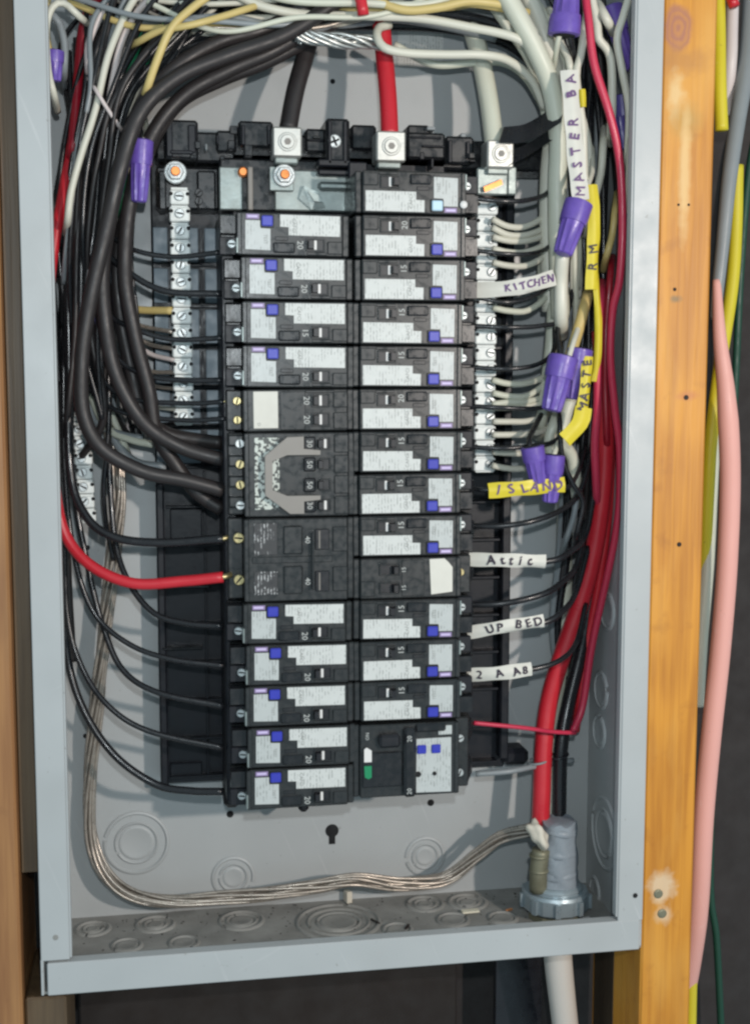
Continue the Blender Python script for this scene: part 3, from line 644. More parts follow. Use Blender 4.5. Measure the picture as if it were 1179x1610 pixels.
mb = MB(); mb.prism([(26.4, -.5), (31, -.5), (31, -8.5), (29.5, -9.6), (26.4, -7.6)], -1.4, -.5); mb.build('white_indicator', M['white_pl'], t)
mb = MB(); mb.prism([(26.4, 9.2), (28.4, 10.2), (30.6, 9.0), (31, 2.0), (26.4, 2.0)], -1.4, -.5); mb.build('green_indicator', M['green'], t)
mb = MB(); mb.box(9, 22, -4.5, .5, -17.5, -9.5, 1.5); mb.build('toggle', M['toggle'], t)
text_part([('20', 4.0, 3.2, 18.5), ('20', 4.0, 3.2, -14.5)], 'rating_number', M['whiteink'], t, -3.6)
text_part([('ON', 3.0, 28.6, -16)], 'switch_lettering', M['whiteink'], t, .7)
for zc in (12, -10): screw(t, (-31, 8, zc), 2.4, 'slot', 'zinc', name='terminal_screw')
t.location = Vector((CX+37.6-1, FY, (ZK(13)+ZK(14))/2+1))*S; t.rotation_euler = (0, math.pi, 0); tag(t, 'tall ground fault breaker at the foot of the right column with white and green indicators', 'circuit breaker')
# side ribs of the right terminals: black ragged blocks between breakers and neutral bar
for k in range(0, 15):
    mb = MB(); z = ZK(k); x = CX+75
    mb.hull([(x-3, 28, z+9), (x+3.5, 32, z+6), (x+4, 34, z-3), (x-2, 24, z-8), (x-3, 60, z+10), (x+3, 60, z+9), (x+4, 60, z-6), (x-3, 60, z-10)])
    mb.build('terminal_shield', M['black'], tray)
# dense housing behind left terminals
mb = MB(); mb.box(-74, -66, 32, 84, ZK(14)-14, ZK(1)+13, 1); mb.build('terminal_rail', M['black2'], tray)

# ------------------------------------------------------------------ wires
def wpath(pts): return spline([at(*p) for p in pts])
def wire(name, label, pts, r, m, group=None, cat='wire', tip=None, n=10, wob=.35):
    P = wpath(pts); ph = random.uniform(0, 6)
    if wob:
        for i, p in enumerate(P):
            a = i*.16+ph; P[i] = p + Vector((math.sin(a)*wob, math.cos(a*.7)*wob, math.sin(a*.55+1)*wob))
    org = P[-1].copy()
    mb = MB(); mb.tube(P, r, n); o = mb.build(name, M[m], smooth=True, org=org); tag(o, label, cat, group)
    if tip:
        mb = MB(); mb.tube([P[-2], P[-1], P[-1]+Vector(tip)], r*.55, 8); mb.build('bare_end', M['brass'], o, smooth=True)
    return o
def dive(p):                     # a wire's ends bend back into the tangle instead of stopping in mid-air
    (u0,v0,y0),(u1,v1,y1) = p[0], p[1]; (a0,b0,c0),(a1,b1,c1) = p[-1], p[-2]
    def ext(u,v,y,du,dv):
        l = math.hypot(du,dv) or 1
        return (u+du/l*26, v+dv/l*26, min(98, y+26))
    q = list(p)
    if v0 > 0: q = [ext(u0,v0,y0,u0-u1,v0-v1)] + q
    return q + [ext(a0,b0,c0,a0-a1,b0-b1)]
# service feeders
wire('service_cable', 'thick black service cable entering the top left lug', [(500,-60,70),(495,20,66),(482,80,62),(466,140,56),(453,205,50)], 5.6, 'w_thick', cat='cable')
wire('service_cable', 'thick red service cable entering the top middle lug', [(590,-60,60),(597,0,58),(603,80,56),(609,150,50),(613,215,42)], 5.6, 'w_red', cat='cable')
wire('service_cable', 'thick cream service cable entering the right lug', [(730,-60,70),(740,30,66),(755,90,62),(768,160,56),(777,228,50)], 6.0, 'w_cream', cat='cable')
wire('service_cable', 'thick red service cable sweeping down the right gutter to the conduit', [(945,520,50),(950,640,52),(948,760,56),(935,860,60),(910,950,64),(880,1040,66),(862,1110,66),(853,1190,62),(848,1300,57)], 6.1, 'w_red', cat='cable')
wire('service_cable', 'second thinner red cable beside the sweeping red service cable', [(960,700,62),(955,820,66),(940,920,70),(922,1010,74),(912,1100,76),(905,1150,78)], 2.9, 'w_red', cat='cable')
wire('service_cable', 'thick black service cable behind the red one, taped where it enters the conduit', [(935,900,76),(915,1010,76),(895,1100,72),(882,1180,66),(877,1296,62)], 4.8, 'w_black', cat='cable')
wire('service_cable', 'pale cream neutral cable behind the wires low in the right gutter', [(886,560,90),(890,700,92),(888,830,92),(886,950,92),(880,1060,92),(866,1180,88),(862,1300,74)], 5.6, 'w_cream', cat='cable')
# heavy branch cables to the quad breaker
HG = 'heavy black cables looping to the wide breaker'
hv = [
 ([(640,-90,36),(540,-5,32),(450,52,26),(360,85,22),(280,122,20),(222,180,18),(188,270,18),(165,370,20),(142,480,22),(128,570,24),(130,650,26),(160,705,28),(225,742,30),(290,756,32),(350,772,34)], 'outermost heavy black cable, making the widest loop down the left gutter'),
 ([(640,-110,46),(530,-25,40),(430,42,34),(340,70,32),(262,118,28),(212,190,26),(182,300,26),(160,420,28),(168,520,30),(188,600,32),(228,668,34),(285,704,36),(350,722,36)], 'heavy black cable just inside the widest loop of the left gutter'),
 ([(640,-70,52),(530,15,46),(440,74,42),(360,108,40),(290,148,38),(240,215,36),(205,320,36),(195,430,38),(212,520,40),(235,610,42),(245,680,44),(275,730,46),(310,775,46),(350,802,46)], 'heavy black cable crossing the loops and reaching the lowest pole'),
 ([(640,-50,60),(530,30,56),(430,90,52),(350,125,50),(280,165,48),(232,240,48),(190,380,50),(188,480,50),(205,580,52),(225,650,52),(262,682,54),(310,693,54),(350,698,50)], 'innermost heavy black cable ending at the uppermost pole of the wide breaker'),
]
for p, l in hv: wire('branch_cable', l, p, 4.4, 'w_thick', HG, 'cable', wob=.6)
# thin black hots, left column
LG = 'black wires ending at the left column breakers'
lw = [
 ([(150,60,62),(140,200,60),(150,300,56),(168,358,50),(205,390,44),(270,403,40),(348,397,34)], 1.5, 'first breaker of the left column', None),
 ([(165,60,60),(150,200,56),(148,330,50),(165,392,46),(205,430,42),(262,458,38),(350,463,34)], 2.0, 'second breaker of the left column', None),
 ([(120,60,66),(130,250,62),(145,420,56),(168,490,50),(212,518,44),(272,534,40),(352,531,34)], 1.6, 'third breaker of the left column', None),
 ([(110,80,68),(120,300,64),(150,480,58),(182,560,52),(228,590,46),(285,597,40),(352,597,34)], 1.7, 'fourth breaker of the left column', None),
 ([(112,420,62),(135,540,60),(165,600,54),(205,627,48),(300,634,40),(354,632,32)], 1.5, 'upper pole of the twin breaker marked 20', (4,2,1)),
 ([(108,440,66),(125,570,62),(150,620,56),(200,650,48),(290,660,40),(356,658,32)], 1.5, 'lower pole of the twin breaker marked 20', (4,2,1)),
 ([(105,300,56),(108,560,54),(112,740,50),(135,812,44),(180,845,38),(255,853,32),(352,846,24)], 2.7, 'upper pole of the 40 amp breaker', (5,2,1)),
 ([(175,560,70),(172,700,68),(178,830,62),(198,905,54),(240,962,46),(290,980,40),(350,985,34)], 1.9, 'breaker just below the 40 amp one', None),
 ([(100,560,60),(104,760,58),(118,880,54),(150,965,50),(205,1014,44),(270,1037,38),(352,1047,32)], 1.7, 'fourth lowest breaker of the left column', None),
 ([(112,600,70),(116,760,68),(140,900,62),(165,990,56),(195,1055,48),(250,1090,40),(352,1110,32)], 1.9, 'third lowest breaker of the left column', None),
 ([(96,600,66),(100,800,64),(106,960,60),(130,1050,54),(172,1112,46),(235,1150,40),(352,1175,32)], 1.8, 'second lowest breaker of the left column', None),
 ([(104,640,72),(100,860,70),(106,1020,66),(132,1115,58),(180,1188,50),(245,1233,44),(300,1243,38),(352,1244,32)], 2.4, 'bottom breaker of the left column', None)]
for p, r, l, tip in lw: wire('branch_wire', 'glossy black wire ending at the '+l, p, r, 'w_black', LG, tip=tip)
wire('branch_wire', 'red wire curving across the left gutter to the lower pole of the 40 amp breaker', [(165,-20,80),(140,80,76),(118,190,66),(102,290,52),(86,380,46),(76,500,44),(78,650,44),(88,770,44),(105,842,42),(145,890,36),(210,917,30),(290,914,26),(352,908,22)], 3.4, 'w_red', tip=(5,2,1))
# neutrals and bare wires reaching the left bar
for i, (p, m, r) in enumerate([
 ([(180,470,80),(212,486,78),(272,488,64)], 'w_ylw2', 2.4), ([(190,492,82),(220,512,78),(272,522,64)], 'bare', 1.3), ([(205,520,80),(235,540,76),(275,548,64)], 'bare', 1.3),
 ([(205,530,82),(235,555,76),(276,566,64)], 'w_pinkw', 1.5), ([(190,540,84),(230,580,78),(278,585,64)], 'bare', 1.3), ([(190,580,82),(240,606,76),(282,612,64)], 'bare', 1.2),
 ([(200,640,84),(240,640,78),(285,644,64)], 'w_white', 1.4), ([(205,670,84),(245,668,78),(285,665,64)], 'w_black', 1.5), ([(130,590,80),(165,668,76),(205,690,70),(242,698,66)], 'w_cream', 2.4),
 ([(140,600,84),(150,660,80),(190,682,72),(225,688,68)], 'w_grey', 2.2), ([(150,640,84),(185,700,80),(215,728,76),(262,734,74)], 'w_grey', 2.8)]):
    nm = ['yellowish sheathed', 'uppermost bare', 'second bare', 'warm white', 'third bare', 'lowest bare', 'thin white', 'black', 'cream', 'short grey', 'looping grey'][i]
    wire('neutral_wire', nm + (' wire reaching the left neutral bar' if i < 8 else ' wire crossing under the heavy loops in the left gutter'), p, r, m, 'wires reaching the left neutral bar')
# tangle in the upper left gutter
random.seed(5)
TG = 'black wires hanging in the left gutter'
for i in range(30):
    a = random.uniform(0, 1); x0 = 95+a*170; y = 40+random.random()*50
    p = [(x0+random.uniform(60,140), -50, y+6), (x0+random.uniform(0,50), 40+random.uniform(-20,30), y)]
    xm = 88+a*90+random.uniform(-8,8); p += [(xm+random.uniform(5,35), 190, y), (xm, 360, y), (92+a*70+random.uniform(-8,8), 520, y+4)]
    if i % 3 != 2: p += [((98+a*14 if a < .6 else 152+a*14)+random.uniform(-3,3), 640+random.uniform(-30,40), y+8)]
    if i % 5 == 0: p += [(100+a*8, 760, 84), (103+a*8, 900, 88), (106+a*12, 1040, 92)]
    wire('gutter_wire', 'black wire hanging among the others in the left gutter', p, random.choice((1.5,1.7,1.9,2.4)), random.choice(('w_black','w_black','w_black','w_thick')), TG)
TW = [
 ('white wire running from the top edge down the left gutter beside the red wire', [(225,-20,40),(200,20,36),(170,90,32),(150,170,30),(128,240,28),(113,300,28),(108,345,30)], 2.1, 'w_white'),
 ('shorter white wire beside the long one in the left gutter', [(245,-10,44),(212,25,40),(190,70,36),(178,120,34),(170,165,36)], 2.0, 'w_pinkw'),
 ('white wire looping over the flange corner at the top left', [(125,25,30),(100,4,28),(82,10,26),(72,45,26),(76,110,28),(86,150,30)], 2.0, 'w_white'),
 ('greyish white wire inside the loop at the top left', [(78,22,40),(92,35,40),(102,70,40),(102,110,42)], 2.2, 'w_grey'),
 ('yellow-white wire behind the small purple connector at the top left', [(74,20,50),(74,60,50),(80,90,50)], 2.6, 'w_ylw2'),
 ('cream wire slanting under the heavy black loop at the top left', [(340,-15,18),(300,15,16),(270,45,16),(248,95,18),(232,140,20)], 2.3, 'w_ylw2'),
 ('cream wire crossing the slanting one at the top left', [(400,10,30),(350,25,20),(300,38,14),(250,48,20),(216,66,30)], 2.0, 'w_ylw2'),
 ('lilac-white wire between the black ones at the top left', [(165,10,40),(152,40,38),(140,70,38),(139,105,40)], 2.0, 'w_pinkw'),
 ('thin white wire crossing diagonally below the top left tangle', [(150,140,26),(165,165,26),(185,195,28)], 1.2, 'w_pinkw'),
 ('thin beige wire beside the purple connector of the left gutter', [(214,205,40),(200,235,38),(188,270,36),(176,310,38)], 1.1, 'w_ylw2'),
 ('beige wire hanging left of the purple connector', [(205,235,50),(206,290,50),(202,350,50),(200,420,56),(196,480,60)], 1.7, 'w_ivory'),
 ('grey-white wire behind the black ones left of the tray', [(140,330,50),(136,380,50),(138,420,54),(150,520,60)], 1.8, 'w_grey'),
 ('light wire deep in the left gutter beside the heavy loop', [(175,410,70),(190,460,70),(196,530,72),(200,600,76),(230,660,80)], 2.0, 'w_pinkw'),
 ('light wire low in the left gutter, bending beside the ground bar', [(130,540,70),(150,590,72),(170,640,76),(196,700,80)], 2.2, 'w_cream'),
 ('green ground wire at the top left', [(242,-10,50),(232,25,48),(222,60,46),(208,100,44),(200,130,44)], 2.0, 'w_green'),
 ('second green ground wire near the cream crossing wires', [(270,30,40),(250,50,38),(236,75,38),(226,100,40)], 2.4, 'w_green'),
 ('short green wire left of the purple connector in the left gutter', [(200,290,56),(194,315,54),(192,340,54)], 2.4, 'w_green'),
 ('dark red wire deep in the upper left gutter', [(160,-10,60),(140,20,58),(130,60,58),(118,180,54),(113,240,52)], 3.0, 'w_dred')]
for l, p, r, m in TW:
    p = dive(p); wire('gutter_wire', l, p, r, m)
# long vertical glossy black pair left of the bare bundle
wire('gutter_wire', 'long black wire hanging straight beside the bare ground bundle', [(168,560,66),(172,640,66),(170,700,66),(164,770,68),(168,830,72),(178,880,78)], 1.5, 'w_black')
random.seed(31)
for i in range(22):
    x0 = random.uniform(130,330); vy = random.uniform(-40,40); y = random.uniform(26,46) if i % 2 else random.uniform(44,60)
    xm = 98+(x0-130)*.42+random.uniform(-8,10)
    p = [(x0+70, vy-60, y+8), (x0+10, vy+10, y), (xm+35, 130+random.uniform(-20,30), y-4), (xm+8, 250, y), (xm-4, 370, y+4), (xm-6+random.uniform(-8,14), 470+random.uniform(-60,60), y+16)]
    k_ = ('w_black','w_thick','w_white','w_black','bare','w_black','w_black','w_grey')[i % 8]
    wn = {'w_black':'black','w_thick':'matt black','w_white':'white','bare':'bare','w_pinkw':'warm white','w_grey':'grey'}[k_]
    wire('gutter_wire', wn+' wire fanning in from the top edge into the left gutter', p, 1.1 if k_ == 'bare' else random.choice((1.5,1.7,1.9)), k_, wn+' wires fanning into the left gutter', wob=.8)
for i in range(9):
    x0 = random.uniform(800,860); y = random.uniform(40,70)
    k_ = ('w_white','w_cream','w_grey')[i % 3]; wn = {'w_white':'white','w_cream':'cream','w_grey':'grey'}[k_]
    p = [(x0-60,-60,y), (x0-5,5,y), (x0+35,90,y), (880+random.uniform(-8,50), 230, y+4), (884+random.uniform(-6,50), 360, y+8), (890+random.uniform(-6,40), 470+random.uniform(-50,80), y+18)]
    wire('gutter_wire', wn+' wire bending from the top into the right gutter', p, random.choice((1.7,2.1)), k_, wn+' wires bending into the right gutter', wob=.8)
random.seed(52)
for i in range(14):
    k_ = ('w_black','bare','w_thick','w_pinkw','w_black','w_black','w_grey')[i % 7]; wn = {'w_black':'thin black','bare':'thin bare','w_thick':'thin matt black','w_pinkw':'thin warm white','w_grey':'thin grey'}[k_]
    u = 178+random.uniform(-14,34); y = random.uniform(52,74)
    p = [(u+60, 60, y), (u+22, 150, y), (u+random.uniform(-4,8), 280, y), (u-6+random.uniform(-8,8), 410, y+4), (u+random.uniform(-12,10), 520, y+8), (u+random.uniform(-10,14), 610, y+12), (u+20+random.uniform(-20,30), 690, 90)]
    wire('gutter_wire', wn+' wire hanging between the heavy black loops', p, 1.2, k_, wn+' wires between the heavy loops', wob=1.0)
# top clutter
TC = [
 ('white wire crossing the top of the panel from the left', [(340,-30,34),(390,2,32),(440,17,30),(500,24,30),(580,24,30),(660,28,28),(735,42,26),(810,60,24),(850,90,30)], 2.6, 'w_white'),
 ('white wire hooked round the red service cable', [(612,40,44),(596,44,40),(592,58,34),(604,76,30),(640,84,30),(700,86,30),(760,86,30),(800,95,36),(835,125,44),(856,170,52)], 2.6, 'w_white'),
 ('cream wire curving below the hooked one towards the right gutter', [(620,70,60),(680,100,60),(740,98,60),(790,98,60),(825,120,62),(850,160,64),(866,200,66)], 2.4, 'w_cream'),
 ('yellow-sheathed wire dipping at the top middle', [(570,-20,26),(600,5,24),(640,17,22),(690,12,22),(740,2,22),(800,8,24)], 2.6, 'w_ylw2'),
 ('second yellow-sheathed wire above the dipping one', [(640,-14,30),(700,0,28),(760,6,26),(830,20,30)], 2.6, 'w_ylw2'),
 ('thick cream cable entering at the top right and turning down the right gutter', [(765,-60,22),(800,0,22),(838,70,24),(866,140,30),(878,220,36),(876,300,42),(876,400,46),(880,500,48)], 6.0, 'w_cream'),
 ('cream cable alongside the thick one in the right gutter', [(800,-60,40),(838,10,38),(860,70,38),(876,140,44),(862,260,54),(860,380,60),(862,490,64)], 5.0, 'w_white'),
 ('inner cream cable of the right gutter bend', [(740,-40,50),(790,30,50),(830,90,52),(852,150,56),(862,230,62),(858,330,66),(850,440,70),(852,480,70)], 3.2, 'w_cream'),
 ('short red wire end hanging at the top middle', [(560,-20,20),(568,2,18),(572,24,18)], 3.4, 'w_red'),
 ('black cable crossing behind the top white wires', [(300,-20,70),(400,30,72),(500,38,74),(600,40,74),(700,45,74),(800,70,76),(870,130,80)], 3.6, 'w_black'),
 ('dark grey cable just below the yellow sheaths', [(440,10,60),(520,36,58),(620,28,56),(700,40,56),(780,60,58)], 3.0, 'w_grey')]
for l, p, r, m in TC: wire('top_wire', l, p, r, m)
random.seed(9)
for i in range(26):
    y = 50+random.random()*45; v = random.uniform(-45, 48); s_ = random.choice((1, 1, .6))
    p = [(210+random.uniform(-20,30), v+70+random.uniform(0,40), y), (290, v+30, y), (380, v+8, y+random.uniform(-8,8)), (480, v*.8+2, y), (600, v*.7-5, y), (720, v*.7-2, y), (820, v*.8+25, y), (880+random.uniform(-20,40), v+95, y)]
    if i % 2: p = p[:5]
    wire('top_wire', 'black wire in the dark tangle along the top of the panel', p, random.choice((1.6,1.9,2.6,3.4)), random.choice(('w_black','w_black','w_thick','w_grey')), 'black wires tangled along the top')
random.seed(44)
for i in range(16):
    v = random.uniform(-30, 36); y = random.uniform(24, 60); k_ = ('w_ylw2','w_white','bare','w_cream','w_grey')[i % 5]; x0 = random.uniform(120, 520)
    p = [(x0-40, v-40+random.uniform(-20,40), y+10), (x0+70, v+random.uniform(-8,14), y), (x0+190, v+random.uniform(-12,12), y-4), (x0+320, v+random.uniform(-14,10), y), (x0+430, v-50, y+8)]
    wn = {'w_ylw2':'pale yellow','w_white':'white','bare':'bare copper','w_cream':'cream','w_grey':'grey'}[k_]
    wire('top_wire', wn+' wire crossing the tangle along the top of the panel', p, 1.1 if k_ == 'bare' else random.choice((1.6,1.9,2.2)), k_, wn+' wires crossing along the top', wob=.9)
# twisted bare conductors
def bundle(name, label, cat, pts, nst, R, tw, r, m, fn=None):
    P = wpath(pts); t = thing(name, label, cat, tuple(P[-1]))
    ln = len(P)
    for k in range(nst):
        u = Vector((1, 0, 0)); Q = []
        for i, p in enumerate(P):
            T = (P[min(i+1, ln-1)]-P[max(i-1, 0)]).normalized(); u = (u - T*u.dot(T)).normalized(); v = T.cross(u)
            rr = R*(fn(i/(ln-1)) if fn else 1)*(1 if k else .1)*(.8+.3*((k*7) % 3)/2); a = 2*math.pi*k/max(1, nst-1) + tw*i + .5*math.sin(i*.07+k)
            Q.append(p + (u*math.cos(a)+v*math.sin(a))*rr)
        MB().tube(Q, r, 8).build('strand', M[m], t, smooth=True)
    return t
bundle('ground_wire_bundle', 'dusty bare ground wire bundle falling down the left gutter and along the bottom', 'wire bundle',
 [(160,560,84),(172,660,84),(184,740,82),(186,800,82),(178,880,84),(166,980,86),(156,1080,88),(146,1170,90),(141,1250,92),(146,1320,90),(166,1372,84),(205,1405,78),(270,1418,74),(350,1412,72),(430,1404,70),(500,1394,70),(560,1384,70),(630,1390,72),(700,1382,74),(750,1345,72),(790,1315,66),(838,1302,56)],
 11, 3.6, .06, 1.1, 'bare')
bundle('bare_conductor', 'twisted bare aluminium conductor running sideways behind the red service cable', 'conductor', [(452,40,34),(476,54,34),(520,62,34),(560,66,36),(596,68,40)], 9, 3.4, .30, 1.2, 'braid')
bundle('bare_conductor', 'frayed end of bare strands beside the black service cable', 'conductor', [(446,50,44),(462,40,38),(474,52,36),(466,64,36)], 6, 3.0, .5, .8, 'braid')

# right column: hots over the neutral bar
RG = 'black wires ending at the right column breakers'
rw = [
 ([(742,312,34),(790,316,30),(830,314,34),(862,300,44),(880,262,60),(890,150,70)], 1.5, 'topmost'), ([(742,392,36),(790,398,32),(835,398,36),(862,388,46),(880,360,60),(885,300,68)], 1.4, 'second'),
 ([(742,465,36),(790,474,32),(830,468,36),(866,446,46),(892,400,60),(898,300,68)], 1.4, 'third'), ([(738,513,36),(800,515,30),(850,512,34),(884,500,42),(900,450,56),(906,330,66)], 1.5, 'fourth'),
 ([(738,577,36),(800,579,30),(845,572,34),(870,552,42),(872,515,52)], 1.5, 'fifth'), ([(738,638,36),(790,641,30),(848,642,34),(878,625,44),(900,560,56)], 1.5, 'sixth'),
 ([(736,702,36),(790,704,30),(840,700,32),(872,693,36),(905,660,46),(925,600,56)], 1.5, 'seventh'), ([(738,768,36),(770,770,30),(880,768,26),(905,750,40),(920,700,56)], 1.4, 'eighth'),
 ([(738,826,36),(790,826,28),(840,818,26),(885,800,34),(912,770,44),(930,700,56)], 1.8, 'ninth'), ([(738,880,36),(760,881,30),(860,882,24),(895,868,30),(920,840,44),(935,760,56)], 2.0, 'tenth'),
 ([(734,950,36),(790,948,28),(850,935,28),(880,918,36),(905,890,50),(920,820,60)], 2.0, 'eleventh'), ([(734,990,36),(760,990,30),(850,980,26),(885,960,32),(905,930,46),(925,860,58)], 1.9, 'twelfth'),
 ([(734,1058,36),(760,1060,30),(835,1052,26),(880,1038,30),(905,1010,44),(920,950,58)], 1.7, 'thirteenth')]
for p, r, l in rw: wire('branch_wire', 'black wire leaving the '+l+' breaker of the right column', p[::-1], r, 'w_black', RG)
wire('branch_wire', 'pale wire tied back towards the conduit under the right column', [(900,1196,76),(868,1200,72),(838,1205,60),(800,1212,54),(748,1216,56)], 1.9, 'w_grey')
wire('branch_wire', 'long rose-red wire from the top right corner down the right gutter', [(918,-20,14),(925,30,12),(934,100,12),(958,180,12),(974,260,14),(979,360,16),(974,440,20),(962,490,26),(958,560,30),(966,640,34),(975,710,40),(972,800,50),(955,900,60),(930,1020,70),(915,1110,70),(900,1150,66)], 2.5, 'w_pink')
wire('branch_wire', 'thin red wire crossing from the ground fault breaker to the big red cable', [(905,1152,50),(870,1150,46),(820,1143,40),(744,1136,36)], 1.4, 'w_pink')
# neutrals on the right bar
nw = [(344,352,336,'white flat'), (358,366,356,'second'), (372,374,366,'third'), (390,392,382,'fourth'), (412,413,400,'fifth'), (483,484,466,'sixth'), (597,599,590,'seventh'), (617,618,600,'eighth'), (635,628,622,'ninth'), (640,636,630,'tenth'), (662,658,652,'eleventh'), (684,680,676,'twelfth'), (710,708,704,'thirteenth'), (732,733,728,'lowest')]
for v0, v1, v2, l in nw:
    wire('neutral_wire', 'cream wire on the right neutral bar, '+('the uppermost one' if l == 'white flat' else 'the lowest one' if l == 'lowest' else l+' from the top'), [(880,v2-40,70),(862,v2-3,62),(830,v1+3,54),(800,v1+4,50),(774,v0,48)], 2.0, 'w_cream' if v0 % 2 else 'w_white', 'cream wires on the right neutral bar')
# right gutter tangle
random.seed(21)
for i in range(18):
    y = 50+random.random()*48; a = random.random()**1.7*.85; x = 893+a*85
    p = [(x-30+random.uniform(-30,20), -50, y), (x-6+random.uniform(-15,12), 60, y), (x+random.uniform(-8,8), 220, y), (x+2+random.uniform(-8,6), 400, y), (x-8+random.uniform(-8,8), 560, y+4), (x-10-a*10, 720, y+4)]
    if i % 3: p += [(x-14-a*14, 860, 86), (x-26-a*26, 1000, 90), (898+a*6, 1130, 90)]
    wire('gutter_wire', 'dark wire hanging among the others in the right gutter', p, random.choice((1.6,1.9,2.4,3.0)), ('w_black','w_grey','w_thick','w_grey','w_black','w_black')[i % 6], 'dark wires hanging in the right gutter')
RW = [
 ('white wire beside the rose-red one at the top right', [(926,-20,24),(938,40,24),(940,62,24),(958,90,26),(962,160,28),(960,200,30)], 2.6, 'w_white'),
 ('white wire slanting from the very top right corner', [(990,-10,18),(978,30,18),(970,62,20),(978,110,22),(988,170,26),(986,240,30)], 2.4, 'w_white'),
 ('short white wire end poking out at the top right', [(945,18,24),(955,36,20)], 2.8, 'w_white'),
 ('white wire left of the vertical marked tape', [(872,40,30),(882,70,28),(892,90,26),(896,110,24)], 2.2, 'w_white'),
 ('white wire right of the vertical marked tape', [(918,45,24),(912,90,22),(906,120,22),(916,200,24),(918,280,28),(922,330,32)], 2.4, 'w_white'),
 ('white wire curving behind the middle of the marked tapes', [(948,225,40),(944,270,38),(934,310,36),(926,345,36)], 2.4, 'w_white'),
 ('yellowish wire between the rose-red wire and the yellow tape', [(966,330,40),(962,370,38),(954,400,38)], 2.2, 'w_ylw2'),
 ('white wire along the inner edge of the right flange', [(992,220,24),(990,260,24),(988,330,26)], 2.6, 'w_white'),
 ('white cable end below the purple connector in the right gutter', [(884,396,26),(882,440,30),(882,500,34)], 4.4, 'w_white'),
 ('flat cream wire rising from the pair of purple connectors', [(920,475,40),(908,520,36),(896,560,32)], 3.6, 'w_ylw2'),
 ('grey-green wire behind the pair of purple connectors', [(870,480,60),(866,540,60),(860,590,60),(850,660,60)], 4.0, 'w_cream'),
 ('cream wire loop below the pair of purple connectors', [(900,620,50),(890,650,46),(884,690,44),(900,720,50),(905,770,56)], 4.0, 'w_cream'),
 ('cream wire entering the lower purple connectors', [(872,660,46),(862,690,44),(866,720,42)], 3.4, 'w_cream'),
 ('pinkish red wire glinting beside the lower yellow tape', [(944,470,30),(940,560,28),(938,640,30),(934,700,36),(938,780,50)], 2.6, 'w_pink'),
 ('dark red wire behind the rose-red one', [(960,430,40),(952,520,40),(950,600,42),(954,690,46)], 2.2, 'w_dred'),
 ('black wire wandering past the lower purple connectors', [(880,660,30),(884,720,28),(900,760,30),(915,790,36),(905,840,40)], 1.6, 'w_black'),
 ('grey wire behind the ISLAND tape', [(900,700,56),(905,770,54),(902,810,54),(890,850,60)], 2.0, 'w_grey')]
for l, p, r, m in RW:
    p = dive(p); wire('gutter_wire', l, p, r, m)
# black electrical tape strap at the neutral lug
st = thing('tape_strap', 'wide black electrical tape strap from the cream cable lug towards the right gutter', 'tape', tuple(at(800,235,46)))
P = spline([at(788,212,40), at(820,210,38), at(850,196,34), at(885,172,30)]); Wd = []
for i, p in enumerate(P): a = i/len(P); Wd.append(Vector((2.5, 4, 5.5+3.2*a)))
MB().ribbon(P, Wd, .8, (.3,-.9,0)).build('tape', M['btape'], st)
P = spline([at(800,250,44), at(830,235,42), at(865,212,38), at(890,196,34)])
MB().ribbon(P, [Vector((2, 4, 5))]*len(P), .8, (.3,-.9,0)).build('tape', M['btape'], st)

# ------------------------------------------------------------------ wire nuts
def nut(label, base, tip, rb=8.2, m='nut'):
    a, b = at(*base), at(*tip); ax = (b-a); ln = ax.length; ax.normalize()
    t = thing('wire_nut', label, 'wire connector', tuple(a), 'purple wire nuts')
    prof = [(rb*.86, 0), (rb, ln*.02), (rb*.98, ln*.30), (rb*.93, ln*.40)]
    autosmooth(MB().lathe(prof, a, ax, 22).build('collar', M[m], t))
    prof = [(rb*.84, ln*.38), (rb*.80, ln*.55), (rb*.70, ln*.9), (rb*.64, ln*.98), (rb*.5, ln)]
    autosmooth(MB().lathe(prof, a, ax, 22, flute=[0,.17,.17,.08,0]).build('grip', M[m], t), 18)
    q = ax.to_track_quat('Z','Y').to_matrix()
    MB().lathe([(rb*.7,-.4),(rb*.7,.05)], a, ax, 16).build('mouth', M['hole'], t)
    return t
def feed(lab, *ps):
    for k, (p, m) in enumerate(ps): wire('spliced_wire', ('first ', 'second ', 'third ')[k]+'wire entering the '+lab, p, 1.7, m)
feed('large purple wire nut at the top right', ([(880,50,14),(876,66,16),(872,90,26),(866,130,46)], 'w_cream'), ([(893,50,14),(898,70,18),(904,100,30),(902,150,50)], 'w_black'))
feed('purple wire nut under the white marked tape', ([(906,322,18),(906,296,20),(902,262,34),(900,220,52)], 'w_black'), ([(913,322,18),(920,300,20),(930,270,34),(930,230,54)], 'w_white'))
feed('front purple nut of the pair', ([(882,568,18),(880,548,22),(876,520,34),(880,480,54)], 'w_black'), ([(892,566,18),(900,540,24),(910,510,38),(914,470,56)], 'w_white'))
feed('left nut above the ISLAND tape', ([(834,706,24),(832,690,30),(842,668,46),(856,640,62)], 'w_black'))
feed('right nut above the ISLAND tape', ([(870,718,26),(874,704,30),(884,680,46),(890,650,62)], 'w_cream'))
feed('purple nut beside the tray on the left', ([(221,224,32),(218,205,40),(206,180,56),(190,150,70)], 'w_black'), ([(226,224,32),(230,206,44),(226,180,60),(220,140,72)], 'w_white'))
nut('large purple wire nut hanging mouth-down at the top right', (886,56,12), (893,-25,10), 9.6)
nut('purple wire nut tilted at the foot of the white marked tape', (910,318,16), (884,400,12), 8.8)
nut('front one of the pair of purple wire nuts in the right gutter', (886,560,16), (866,646,14), 9.4)
nut('rear one of the pair of purple wire nuts, mostly hidden', (912,548,26), (900,628,26), 8)
